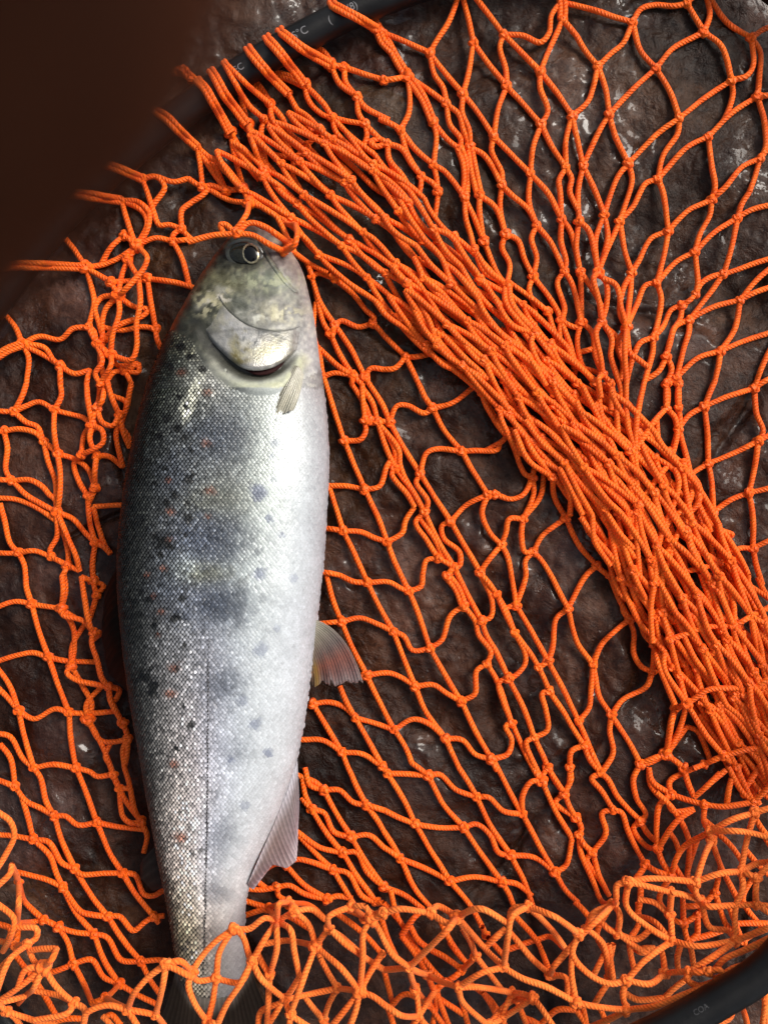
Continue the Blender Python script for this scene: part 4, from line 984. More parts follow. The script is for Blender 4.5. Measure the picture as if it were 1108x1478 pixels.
BL = [(300, 722, 48, 22, 0, (104, 104, 86), .5, 1.2), (288, 826, 44, 17, 0, (98, 96, 66), .55, 1.3), (318, 700, 30, 40, 0, (112, 114, 104), .35, 1.0), (268, 815, 20, 20, .4, (196, 208, 204), .45, 1.2)]   # blobs: x, y, rx, ry, turn, colour, strength, hardness
for x, y, rx, ry, st in [(318, 632, 42, 32, .45), (302, 776, 52, 34, .62), (314, 870, 42, 28, .62), (322, 988, 28, 24, .36), (250, 690, 28, 40, .35), (246, 840, 30, 36, .35), (338, 1082, 24, 18, .14), (318, 1208, 24, 24, .22), (316, 1286, 18, 14, .25)]:
    BL.append((x, y, rx, ry, 0, (62, 68, 80), min(.9, st * 1.35), 1.2))
for x, y, r, st in [(373, 708, 12, .75), (388, 747, 7, .6), (374, 828, 9, .6), (407, 770, 5, .5), (376, 937, 9, .4), (367, 1043, 9, .5), (387, 1085, 6, .6), (333, 1095, 5, .5), (397, 638, 7, .4), (392, 656, 5, .4), (424, 833, 6, .35), (400, 905, 5, .3), (352, 1160, 7, .3), (396, 690, 5, .3), (350, 1010, 8, .3)]:
    BL.append((x, y, r, r, 0, (104, 112, 140), st * .95, 2.4))
for x, y, r in [(297, 640, 7), (303, 708, 7), (244, 693, 5), (246, 738, 6), (243, 779, 6), (252, 964, 8), (236, 820, 5), (233, 882, 6), (246, 1001, 7), (228, 915, 4), (252, 1102, 7), (263, 1208, 8), (300, 566, 6), (262, 537, 6), (213, 830, 5), (300, 745, 4), (222, 860, 4)]:
    BL.append((x, y, r, r * .75, 0, (96, 46, 30), .62, 1.5))
for x, y, rx, ry, turn, st in [(278, 572, 9, 34, 0.35, .8), (268, 590, 8, 16, 0.3, .7)]:
    BL.append((x, y, rx, ry, turn, (205, 205, 185), st, 2.5))
_r2 = np.random.default_rng(5)
for _ in range(64):
    y = _r2.uniform(490, 1080); u = _r2.uniform(.03, .33)
    ix = fl(y) + u * (fr(y) - fl(y))
    r = _r2.uniform(3.0, 6.2)
    BL.append((ix, y, r, r, 0, (10, 10, 8), .9 if u < .25 else .75, 3.2))
for _ in range(9):
    y = _r2.uniform(1120, 1390); u = _r2.uniform(.1, .5)
    r = _r2.uniform(2.5, 4.2)
    BL.append((fl(y) + u * (fr(y) - fl(y)), y, r, r, 0, (52, 50, 48), .7, 2.0))
# head
HB = [(352, 366, 40, 30, 0, (40, 40, 33), .75, 1.5), (300, 425, 26, 20, .5, (112, 108, 66), .5, 1), (330, 410, 24, 12, .3, (136, 128, 70), .5, 1), (372, 405, 26, 12, .2, (150, 152, 112), .55, 1),
      (400, 408, 26, 14, .5, (120, 150, 128), .5, 1), (384, 420, 16, 9, 0, (70, 78, 66), .6, 1.3), (290, 440, 14, 7, -.6, (190, 184, 166), .75, 1.6), (320, 420, 12, 7, .2, (186, 182, 170), .8, 1.6),
      (362, 455, 18, 9, .2, (200, 200, 190), .6, 1.2), (394, 452, 20, 10, .6, (200, 190, 150), .65, 1.2), (420, 430, 22, 12, .3, (150, 152, 140), .5, 1), (430, 465, 22, 24, .2, (160, 162, 160), .6, 1),
      (345, 436, 20, 9, .6, (92, 98, 84), .6, 1.2), (310, 448, 16, 10, .7, (60, 62, 48), .6, 1.2), (436, 390, 12, 30, -.35, (160, 136, 136), .5, 1), (416, 372, 14, 30, -.55, (132, 108, 104), .5, 1), (398, 350, 14, 16, -.5, (112, 94, 88), .5, 1),
      (280, 458, 20, 12, .9, (36, 37, 28), .7, 1.4), (444, 440, 8, 40, -.1, (186, 172, 180), .5, 1), (450, 520, 12, 36, 0, (206, 202, 214), .6, 1)]
def blob_apply(c, ix, iy, blobs, ragged=0.35):
    n1 = fbm(ix, iy, 9, 3, 31) * 2
    for x, y, rx, ry, turn, col, st, hard in blobs:
        sel = (np.abs(ix - x) < 2.6 * max(rx, ry)) & (np.abs(iy - y) < 2.6 * max(rx, ry))
        if not sel.any():
            continue
        dx = ix[sel] - x; dy = iy[sel] - y
        ct, sn = math.cos(turn), math.sin(turn)
        q = np.sqrt(((dx * ct + dy * sn) / rx) ** 2 + ((-dx * sn + dy * ct) / ry) ** 2) * (1 + ragged * n1[sel])
        w = st * np.exp(-np.power(q, 2 * hard) * 0.8)
        c[sel] = c[sel] * (1 - w[:, None]) + np.array(col, float) * w[:, None]
    return c

SLIT = np.array([(285, 462), (291, 474), (302, 489), (318, 506), (336, 522), (352, 532), (370, 535), (392, 531), (412, 520), (428, 507)], float)
SLIT_D = catmull(SLIT, 2)
JAW = catmull(np.array([(366, 333), (377, 350), (389, 371), (406, 397), (418, 411), (429, 422)], float), 2)
CLEI = catmull(np.array([(283, 480), (292, 505), (312, 533), (340, 553), (372, 562), (404, 556), (424, 540), (434, 522)], float), 2)
PRE = catmull(np.array([(316, 428), (326, 445), (340, 458), (354, 468), (374, 475), (398, 478), (420, 476), (440, 470)], float), 2)
def dist_to(P, ix, iy):
    d = np.full(ix.shape, 1e9)
    for p in P[::2]:
        d = np.minimum(d, np.hypot(ix - p[0], iy - p[1]))
    return d

def skin(ix, iy):
    ix = np.asarray(ix, float); iy = np.asarray(iy, float)
    u = np.clip((ix - fl(iy)) / np.maximum(fr(iy) - fl(iy), 1), 0, 1)
    wob = 0.05 * fbm(ix, iy, 60, 3, 41)
    ub = np.clip(u + wob, 0, 1)
    body = ramp2(RY, RC, ub, iy); head = ramp2(HY, HC, ub, iy)
    t = smooth01((iy - (500 + 0.28 * (ix - 240))) / 26.0)[..., None]
    c = head * (1 - t) + body * t
    mott = fbm(ix, iy, 26, 4, 43)
    c = c * (1 + 0.28 * mott[..., None] * (1 - 0.6 * u[..., None]))
    # the head: yellow and green mottling, silver plates
    hd = (iy < 560)
    if hd.any():
        cc = c[hd]
        cc = blob_apply(cc, ix[hd], iy[hd], HB, 0.6)
        m2 = 0.6 * fbm(ix[hd], iy[hd], 14, 4, 47) + 0.6 * fbm(ix[hd], iy[hd], 5, 2, 49)
        hs = 1 - t[hd][:, 0]
        g_ = cc.mean(1, keepdims=True); cc = (g_ + (cc - g_) * .7) * (1 - .10 * hs[:, None])
        cc += (np.clip(m2, 0, 1) * 120 * hs)[:, None] * np.array([1.0, .96, .72])
        cc -= (np.clip(-m2, 0, 1) * 95 * hs)[:, None]
        for fx, fy, frx, fry, fc, fs in ((298, 440, 22, 20, (206, 198, 160), 8), (404, 452, 34, 12, (206, 200, 172), 9), (362, 458, 24, 8, (206, 206, 196), 9), (330, 418, 22, 12, (168, 162, 130), 7), (384, 404, 44, 14, (160, 164, 136), 8), (312, 430, 26, 12, (196, 190, 176), 7)):
            reg = np.exp(-(((ix[hd] - fx) / frx) ** 2 + ((iy[hd] - fy) / fry) ** 2))
            fl_ = smooth01((fbm(ix[hd], iy[hd], fs, 3, int(fx)) - .02) / .10) * np.clip(reg * 1.3, 0, 1) * .85
            cc = cc * (1 - fl_[:, None]) + np.array(fc, float) * fl_[:, None]
        cl_ = np.exp(-(dist_to(CLEI, ix[hd], iy[hd]) / 11.0) ** 2)
        cl_ = cl_ * np.interp(ix[hd], [290, 345, 365], [.15, .6, .8]) * np.clip(.9 + 1.2 * m2, .2, 1)
        cc = cc * (1 - cl_[:, None]) + np.array([196, 198, 164.]) * cl_[:, None]
        sl = np.exp(-(dist_to(SLIT_D + np.array([-2, 5]), ix[hd], iy[hd]) / 10.5) ** 4) * np.interp(ix[hd], [405, 432], [1, 0])
        cc = cc * (1 - .85 * sl[:, None]) + np.array([52, 52, 46.]) * .85 * sl[:, None]
        jw = np.exp(-(dist_to(JAW, ix[hd], iy[hd]) / 2.0) ** 2)
        cc = cc * (1 - .6 * jw[:, None]) + np.array([52, 44, 40.]) * .6 * jw[:, None]
        c[hd] = cc
    bd = (iy > 470)
    if bd.any():
        c[bd] = blob_apply(c[bd], ix[bd], iy[bd], BL, 0.5)
    # lateral line
    xl = np.interp(iy, [520, 640, 900, 1200, 1400], [296, 299, 301, 299, 294])
    ll = np.exp(-((ix - xl) / 1.5) ** 2) * smooth01((iy - 900) / 150) * (0.45 + 0.4 * np.sin(iy * 2 * math.pi / 7.5))
    c = c * (1 - .75 * np.clip(ll, 0, 1)[..., None]) + np.array([60, 56, 56.]) * .75 * np.clip(ll, 0, 1)[..., None]
    return lin(np.clip(c, 3, 250)) * np.interp(u, [.3, .6, 1], [.80, .74, .76])[..., None] * np.interp(iy, [560, 760, 950, 1150], [.84, .95, 1.14, 1.3])[..., None] * (1 + np.interp(u, [.4, .7], [0, 1])[..., None] * np.array([.01, .02, -.05]))  # brighter towards the tail, in place of sun the tapering flank misses

def fish_material(name, metallic, rough, coat, nscale, nstr):
    m, nt, b = new_mat(name)
    at = node(nt, 'ShaderNodeAttribute', attribute_name='tint')
    ob = node(nt, 'ShaderNodeTexCoord').outputs['Object']
    n = noise_tex(nt, ob, nscale, 4, 0.6)
    c = mix_col(nt, 0.5, at.outputs['Color'], ramp(nt, n, [(0.3, (0.72, 0.72, 0.72)), (0.7, (1.25, 1.25, 1.25))]), 'MULTIPLY')
    nt.links.new(c, b.inputs['Base Color'])
    b.inputs['Metallic'].default_value = metallic
    b.inputs['Roughness'].default_value = rough
    b.inputs['Coat Weight'].default_value = coat
    b.inputs['Coat Roughness'].default_value = 0.12
    b.inputs['Coat IOR'].default_value = 1.35
    nt.links.new(bump(nt, noise_tex(nt, ob, nscale * 1.6, 3), nstr, 0.0008), b.inputs['Normal'])
    return m
MAT_SKIN = fish_material('wet_fish_skin', 0.0, 0.42, 0.14, 900, 0.25)
MAT_GILLS = fish_material('dark_red_gills', 0.0, 0.6, 0.0, 900, 0.3); MAT_GILLS.node_tree.nodes['Principled BSDF'].inputs['Specular IOR Level'].default_value = 0.08
MAT_SKIN.node_tree.nodes['Principled BSDF'].inputs['Specular IOR Level'].default_value = 0.25
MAT_SCALE = fish_material('silver_scale', 0.22, 0.42, 0.08, 1500, 0.1)
MAT_PLATE = fish_material('silver_gill_plate', 0.30, 0.30, 0.3, 700, 0.3)

fish = empty('trout', tuple(f_world(np.array(320.), np.array(760.), np.array(0.0))))
tag(fish, 'silver trout with dark spotted back and white belly lying on the orange net', 'fish')
FO = np.array(fish.location)
def fadd(name, v, f, mat, parent=None, **kw):
    return link(name, raw_mesh(name, np.asarray(v) - FO, f, mat, **kw), parent or fish)

# body: one closed skin
ys = np.concatenate([np.arange(325.2, 345, 0.8), np.arange(345, 1424, 2.0), np.arange(1424, 1440.8, 0.8)])
ph = np.concatenate([np.linspace(0, math.pi, 150)[:-1], np.linspace(math.pi, 2 * math.pi, 51)[:-1]])
PHI, YB = np.meshgrid(ph, ys)
cxx = 0.5 * (fl(YB) + fr(YB)); wx = 0.5 * (fr(YB) - fl(YB)) * np.sqrt(np.clip((YB - 324.5) / 14, 0.0, 1)) * np.sqrt(np.clip((1441.5 - YB) / 10, 0, 1))
cu = -np.cos(PHI); XB = cxx + wx * cu
hz = fht(YB) * np.sqrt(np.clip((YB - 324.5) / 14, 0.0, 1)) * np.sqrt(np.clip((1441.5 - YB) / 10, 0, 1))
sz = np.sqrt(np.clip(1 - np.abs(cu) ** 2.15, 0, 1)) * np.sign(np.sin(PHI) + 1e-9)
ZB = fzc(YB) + hz * np.where(sz < 0, 0.85, 1.0) * sz
IX, IY = f_seen(XB, YB, ZB)
top = ZB > fzc(YB) - 5
dsl = dist_to(SLIT_D + np.array([0, 4]), IX.ravel(), IY.ravel()).reshape(IX.shape)
dj = dist_to(JAW, IX.ravel(), IY.ravel()).reshape(IX.shape)
dcl = dist_to(CLEI, IX.ravel(), IY.ravel()).reshape(IX.shape)
dpr = dist_to(PRE, IX.ravel(), IY.ravel()).reshape(IX.shape)
deye = np.hypot((IX - 353) / 27, (IY - 366) / 21)
ZB = ZB + np.where(top, -11 * np.exp(-(dsl / 8.5) ** 2) * np.interp(IX, [300, 350, 404, 432], [.25, 1, 1, .05]) - 1.8 * np.exp(-(dj / 2.4) ** 2) + 4 * np.exp(-(dcl / 9.0) ** 2) - 0.5 * np.exp(-(dpr / 2.5) ** 2)
                   - 6 * np.exp(-deye ** 4) + np.where(IY < 560, 2.5 * fbm(IX, IY, 16, 3, 61), 0), 0)
col = skin(IX.ravel(), IY.ravel())
ub = np.clip((IX - fl(IY)) / np.maximum(fr(IY) - fl(IY), 1), 0, 1)
gap = np.where(IY > 560, np.interp(ub, [0, .3, .45, .6, .75], [.08, .12, .32, .76, .9]), 1.0)
gap = np.interp(IY, [490, 560], [0, 1]) * gap + (1 - np.interp(IY, [490, 560], [0, 1]))
col = col * gap.ravel()[:, None]
vb = f_world(XB, YB, ZB).reshape(-1, 3)
fb = grid_faces(len(ys), len(ph), wrap=True)[:, ::-1]
body = fadd('body', vb, fb, MAT_SKIN, colors=col)

# scales: every scale a small domed plate, free edge towards the tail
sc_v, sc_c, cnt = [], [], 0
pts_x, pts_y, pts_sz = [], [], []
PY, PX = 3.45, 5.55
row = 0
y = 470.0
phi_t = np.linspace(0.0, math.pi, 400)
while y < 1432:
    cxr = 0.5 * (fl(y) + fr(y)); wr = 0.5 * (fr(y) - fl(y)); hr = fht(y)
    cc_ = -np.cos(phi_t)
    xx = cxr + wr * cc_; zz = hr * np.sqrt(np.clip(1 - np.abs(cc_) ** 2.15, 0, 1))
    s = np.concatenate([[0], np.cumsum(np.hypot(np.diff(xx), np.diff(zz)))])
    anchor = np.interp(300, xx, s)
    px = PX * (1.0 if y < 1150 else 1.0 + 0.1 * min(1, (y - 1150) / 200))
    k0 = math.ceil((0 - anchor) / px); k1 = math.floor((s[-1] - anchor) / px)
    ks = np.arange(k0, k1 + 1) + 0.5 * (row % 2)
    pos = anchor + ks * px
    pos = pos[(pos > 1) & (pos < s[-1] - 1)]
    pts_x.append(np.interp(pos, s, xx)); pts_y.append(np.full(len(pos), y)); pts_sz.append(np.full(len(pos), px))
    y += PY * (px / PX); row += 1
qx = np.concatenate(pts_x); qy = np.concatenate(pts_y); qs = np.concatenate(pts_sz)
qx += rng.normal(0, 0.22, len(qx)); qy += rng.normal(0, 0.22, len(qx))
qz = f_surf(qx, qy); six, siy = f_seen(qx, qy, qz)
neck = np.interp(six, [225, 240, 262, 280, 300, 340, 380, 424, 440, 455, 470], [492, 474, 484, 492, 512, 546, 560, 552, 546, 540, 530])
keep = siy > neck
qx, qy, qz, six, siy, qs = [a[keep] for a in (qx, qy, qz, six, siy, qs)]
e = 1.5
P0 = f_world(qx, qy, qz)
Tb = f_world(qx, qy + e, f_surf(qx, qy + e)) - f_world(qx, qy - e, f_surf(qx, qy - e)); Tb /= np.linalg.norm(Tb, axis=1, keepdims=True)
Tx = f_world(qx + .6, qy, f_surf(qx + .6, qy)) - f_world(qx - .6, qy, f_surf(qx - .6, qy)); Tx /= np.linalg.norm(Tx, axis=1, keepdims=True)
Nn = np.cross(Tb, Tx); Nn *= np.sign(Nn[:, 2:3] + 1e-9); Nn /= np.linalg.norm(Nn, axis=1, keepdims=True)
Tx = np.cross(Nn, Tb)
us = np.clip((six - fl(siy)) / np.maximum(fr(siy) - fl(siy), 1), 0, 1)
shape = np.array([(-.55, 0, .02), (-.3, .38, .02), (.15, .46, .10), (.50, .26, .22), (.60, 0, .26), (.50, -.26, .22), (.15, -.46, .10), (-.3, -.38, .02), (.08, 0, .30)])
size = qs * np.interp(us, [0, .3, .45, .6, .8], [.73, .76, .88, 1.1, 1.2])
tilt = np.interp(us, [0, .4, .6, .75, 1], [1.3, 1.1, .8, .5, .06])
_j = np.interp(us, [.4, .8], [1, .25]); rt = rng.normal(0, 0.11, len(qx)) * _j; rx2 = rng.normal(0, 0.11, len(qx)) * _j
V = (P0[:, None, :] + (shape[None, :, 0] * size[:, None])[:, :, None] * Tb[:, None, :] * S
     + (shape[None, :, 1] * size[:, None])[:, :, None] * Tx[:, None, :] * S
     + ((shape[None, :, 2] * tilt[:, None] + rt[:, None] * shape[None, :, 0] + rx2[:, None] * shape[None, :, 1]) * size[:, None] + np.interp(us, [0, .5, .8, .95], [.55, .5, .22, .08])[:, None])[:, :, None] * Nn[:, None, :] * S)
base = skin(six, siy)
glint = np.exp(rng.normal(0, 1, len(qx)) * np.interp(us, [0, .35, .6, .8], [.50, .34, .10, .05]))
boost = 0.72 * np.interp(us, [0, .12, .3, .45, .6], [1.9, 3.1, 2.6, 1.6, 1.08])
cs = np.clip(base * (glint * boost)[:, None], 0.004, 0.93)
nS = len(qx)
tri = np.array([(i, (i + 1) % 8, 8) for i in range(8)])
F = (tri[None] + (np.arange(nS) * 9)[:, None, None]).reshape(-1, 3)
# each plate's glint at the centre and dark root are put into its colour
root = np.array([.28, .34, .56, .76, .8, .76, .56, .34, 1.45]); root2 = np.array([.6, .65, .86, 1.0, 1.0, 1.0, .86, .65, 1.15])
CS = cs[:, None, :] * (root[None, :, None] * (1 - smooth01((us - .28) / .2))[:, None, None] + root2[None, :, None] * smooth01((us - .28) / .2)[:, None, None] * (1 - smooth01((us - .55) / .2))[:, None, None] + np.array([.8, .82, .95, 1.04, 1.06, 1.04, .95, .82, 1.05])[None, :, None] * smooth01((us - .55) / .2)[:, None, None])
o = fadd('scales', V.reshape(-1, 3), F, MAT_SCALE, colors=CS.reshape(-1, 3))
o['kind'] = 'stuff'

# lateral line: a row of dark pores down the flank
lv, lf = [], []
for k, yy in enumerate(np.arange(925, 1408, 4.6)):
    x0 = float(np.interp(yy, [900, 1200, 1400], [301, 299, 294])) + rng.normal(0, .35)
    w = .75 * smooth01((yy - 900) / 130) + .25; hgt = 1.75
    q = np.array([(x0 - w, yy - hgt), (x0 + w, yy - hgt * .8), (x0 + w * .8, yy + hgt), (x0 - w * .9, yy + hgt * .9)])
    p = f_on(q[:, 0], q[:, 1], 1.9); p2 = f_on(q[:, 0], q[:, 1], 0.3)
    b0 = len(lv); lv += list(p) + list(p2)
    lf += [(b0, b0 + 3, b0 + 2, b0 + 1)] + [(b0 + i, b0 + (i + 1) % 4, b0 + 4 + (i + 1) % 4, b0 + 4 + i) for i in range(4)]
o = fadd('lateral_line', np.array(lv), np.array(lf), MAT_SKIN, colors=np.tile(np.array([.02, .018, .017]), (len(lv), 1)))
o['kind'] = 'stuff'

def strip(name, A, B, lift_fn, mat, col_fn=None, n=90, m=26, parent=None, thick=2.0):
    """a plate that follows the flank between two outlines, with a rolled rim"""
    A = resample(catmull(np.array(A, float), 1.5), n); B = resample(catmull(np.array(B, float), 1.5), n)
    t = np.linspace(0, 1, m)
    G = A[:, None, :] * (1 - t)[None, :, None] + B[:, None, :] * t[None, :, None]
    s = np.linspace(0, 1, n)
    lift = lift_fn(s[:, None], t[None, :], G)
    up = f_on(G[..., 0], G[..., 1], lift)
    dn = f_on(G[..., 0], G[..., 1], lift - thick)
    v = np.vstack([up.reshape(-1, 3), dn.reshape(-1, 3)])
    g = grid_faces(n, m); N = n * m
    idx = np.arange(N).reshape(n, m)
    loop = np.concatenate([idx[0, :], idx[1:, -1], idx[-1, -2::-1], idx[-2:0:-1, 0]])
    nx = np.roll(loop, -1)
    rim = np.stack([loop, nx, nx + N, loop + N], -1)
    c = col_fn(G[..., 0].ravel(), G[..., 1].ravel(), np.broadcast_to(s[:, None], (n, m)).ravel(), np.broadcast_to(t[None, :], (n, m)).ravel()) if col_fn else np.full((N, 3), 0.5)
    return fadd(name, v, np.vstack([g, g[:, ::-1] + N, rim[:, ::-1]]), mat, parent, colors=np.vstack([c, c]))

def plate_col(x, y, s, t):
    c = np.tile(np.array([186, 184, 178.]), (len(x), 1))
    m1 = fbm(x, y, 30, 4, 71); m2 = fbm(x, y, 9, 4, 73)
    c *= (1 + 0.5 * m1 + 0.7 * m2)[:, None]
    c = blob_apply(c, x, y, [(300, 452, 14, 12, .6, (214, 206, 168), .8, 1.2), (340, 500, 7, 22, -.1, (150, 138, 80), .6, 1.4), (392, 505, 26, 10, -.2, (222, 216, 172), .8, 1.2), (330, 470, 18, 10, .6, (204, 204, 206), .7, 1.2),
                             (412, 490, 20, 10, -.1, (206, 204, 180), .7, 1.2), (352, 486, 22, 10, .4, (170, 172, 172), .6, 1.2), (438, 482, 12, 12, 0, (172, 164, 172), .8, 1.2), (306, 470, 10, 10, 0, (196, 192, 176), .7, 1.2)], .8)
    for fx, fy, frx, fry, fc, fs in ((306, 456, 22, 22, (206, 200, 176), 8), (390, 506, 44, 14, (216, 210, 180), 10), (345, 506, 12, 28, (120, 108, 60), 9), (372, 488, 40, 16, (128, 130, 128), 10)):
        reg = np.exp(-(((x - fx) / frx) ** 2 + ((y - fy) / fry) ** 2))
        fl_ = smooth01((fbm(x, y, fs, 3, int(fx)) - .0) / .10) * np.clip(reg * 1.3, 0, 1) * .85
        c = c * (1 - fl_[:, None]) + np.array(fc, float) * fl_[:, None]
    line = np.exp(-((y - (478 + 10 * np.sin(x * .03) + (x - 300) * .12)) / 1.6) ** 2) * .25
    c *= (1 - line)[:, None]
    c = lin(np.clip(c, 5, 250)) * .56 * (1 + .35 * fbm(x * 3, y * .5, 14, 3, 97))[:, None]
    w = np.clip(np.maximum(1 - s / .24, 1 - (1 - s) / .2) + 1.2 * m2, 0, 1)[:, None]
    return c * (1 - w) + skin(x, y) * w
gill = strip('gill_cover', PRE[::6], SLIT[1:], lambda s, t, G: 1.0 + 5.5 * np.interp(s, [.25, .55], [.45, 1]) * np.sin(np.clip(t * 1.15, 0, 1) * math.pi * .62) * np.sin(np.clip(s, 0.04, .96) * math.pi) ** .35 - 4.5 * smooth01((t - .9) / .1) - 3.5 * smooth01(1 - s / .2) - 3.0 * smooth01(1 - (1 - s) / .1) + 1.2 * fbm(G[..., 0], G[..., 1], 18, 3, 83), MAT_PLATE, plate_col, thick=4.0)
# cheek plate edge in front of it
def cheek_col(x, y, s, t):
    c = skin(x, y)
    return c * (1 + .15 * (t - .5))[:, None]
CHA = np.array([(322, 420), (336, 432), (352, 444), (372, 452), (396, 456), (420, 452), (440, 444)], float)
strip('cheek_plate', CHA, PRE[::6], lambda s, t, G: 0.4 + 2.0 * smooth01(t * 1.3) * np.sin(np.clip(s, .03, .97) * math.pi) ** .5 - 1.6 * smooth01((t - .9) / .1) + 0.6 * fbm(G[..., 0], G[..., 1], 12, 3, 85), MAT_SKIN, cheek_col, m=18, thick=3.0)
# the open gill slit with dark red gills inside
strip('gills', [(356, 528), (368, 524), (384, 520), (400, 515), (414, 508)], [(355, 535), (370, 541), (388, 540), (404, 531), (416, 514)], lambda s, t, G: -3.5 + 0 * s + 0 * t, MAT_GILLS, lambda x, y, s, t: np.tile(np.array([.016, .003, .003]), (len(x), 1)), n=40, m=10)
# upper jaw bone
strip('jaw_bone', [(368, 338), (374, 352), (385, 374), (401, 399), (414, 413), (427, 423)], [(374, 336), (380, 350), (391, 371), (407, 396), (419, 410), (429, 421)],
      lambda s, t, G: -0.3 + 1.9 * np.sin(t * math.pi) * np.sin(np.clip(s, .05, .95) * math.pi) ** .6 + 0 * s, MAT_SKIN, lambda x, y, s, t: skin(x - 6, y + 3) * (1.0 + .5 * fbm(x, y, 8, 3, 91))[:, None], n=60, m=10, thick=2.0)

# eye
def dome(name, cx0, cy0, rx, ry, h0, h1, mat, parent=None, n=12, k=36, r0=0.0, turn=0.0):
    base_p = f_on(np.array([cx0]), np.array([cy0]))[0]
    zb = base_p[2] / S
    rr = np.linspace(r0, 1, n); an = np.linspace(0, 2 * math.pi, k, endpoint=False)
    A, Rr = np.meshgrid(an, rr)
    lx, ly = Rr * np.cos(A) * rx, Rr * np.sin(A) * ry
    X = cx0 + lx * math.cos(turn) - ly * math.sin(turn); Y = cy0 + lx * math.sin(turn) + ly * math.cos(turn)
    Z = zb + h0 + (h1 - h0) * np.sqrt(np.clip(1 - Rr ** 2, 0, 1))
    v = wpt(np.stack([X, Y, Z], -1)).reshape(-1, 3)
    return fadd(name, v, grid_faces(n, k, wrap=True), mat, parent)
def plain(name, col, rough, metallic=0.0, coat=0.0, var=0.25, scale=1200):
    m, nt, b = new_mat(name)
    ob = node(nt, 'ShaderNodeTexCoord').outputs['Object']
    c = mix_col(nt, var, (*col,), ramp(nt, noise_tex(nt, ob, scale, 4), [(0.3, tuple(np.array(col) * .3)), (0.7, tuple(np.minimum(np.array(col) * 1.8, 1)))]))
    nt.links.new(c, b.inputs['Base Color'])
    b.inputs['Roughness'].default_value = rough; b.inputs['Metallic'].default_value = metallic
    b.inputs['Coat Weight'].default_value = coat; b.inputs['Coat Roughness'].default_value = 0.03
    return m
MAT_EYE = plain('dark_eye', (0.012, 0.012, 0.008), 0.2, 0, 0.2, .5, 900)
MAT_GOLD = plain('gold_eye_glint', (0.36, 0.31, 0.19), 0.25, 0.6, 0.4, .9, 900)
MAT_PUPIL = plain('black_pupil', (0.002, 0.002, 0.002), 0.06, 0, 0.15, .0); MAT_PUPIL.node_tree.nodes['Principled BSDF'].inputs['Specular IOR Level'].default_value = 0.25
MAT_EYE.node_tree.nodes['Principled BSDF'].inputs['Specular IOR Level'].default_value = 0.25
eye = dome('eye', 353, 366, 24, 18, -4, 5, MAT_EYE, turn=.15)
dome('eye_socket', 353, 366, 28, 21.5, -2.5, 1.0, plain('eye_rim_skin', (0.030, 0.030, 0.022), 0.3, 0, .5), eye, r0=.78, turn=.15)
dome('iris', 362, 366, 12.6, 15.0, 3.4, 6.6, MAT_GOLD, eye, r0=.80, turn=-.3)
dome('pupil', 362, 366, 10.6, 12.8, 4.6, 7.2, MAT_PUPIL, eye, turn=-.3)
dome('iris_glint', 350, 358, 4.5, 3.6, 2.0, 4.6, MAT_GOLD, eye, turn=.5)  # wet glint on the eye, modelled as a small gold dome

# fins: thin folded membranes stiffened by rays
def fin_material(name, body_alpha):
    m, nt, b = new_mat(name)
    at = node(nt, 'ShaderNodeAttribute', attribute_name='tint')
    ob = node(nt, 'ShaderNodeTexCoord').outputs['Object']
    c = mix_col(nt, .5, at.outputs['Color'], ramp(nt, noise_tex(nt, ob, 700, 4), [(0.3, (.7,) * 3), (.7, (1.25,) * 3)]), 'MULTIPLY')
    nt.links.new(c, b.inputs['Base Color'])
    b.inputs['Roughness'].default_value = 0.32
    b.inputs['Coat Weight'].default_value = 0.4; b.inputs['Coat Roughness'].default_value = 0.1
    b.inputs['Alpha'].default_value = body_alpha
    return m
MAT_FIN = fin_material('pale_fin_membrane', 0.86)
MAT_FIN_D = fin_material('dark_fin_membrane', 1.0)
MAT_FIN_D.node_tree.nodes['Principled BSDF'].inputs['Coat Weight'].default_value = 0.0
MAT_FIN_D.node_tree.nodes['Principled BSDF'].inputs['Specular IOR Level'].default_value = 0.02
MAT_FIN_D.node_tree.nodes['Principled BSDF'].inputs['Roughness'].default_value = 0.45
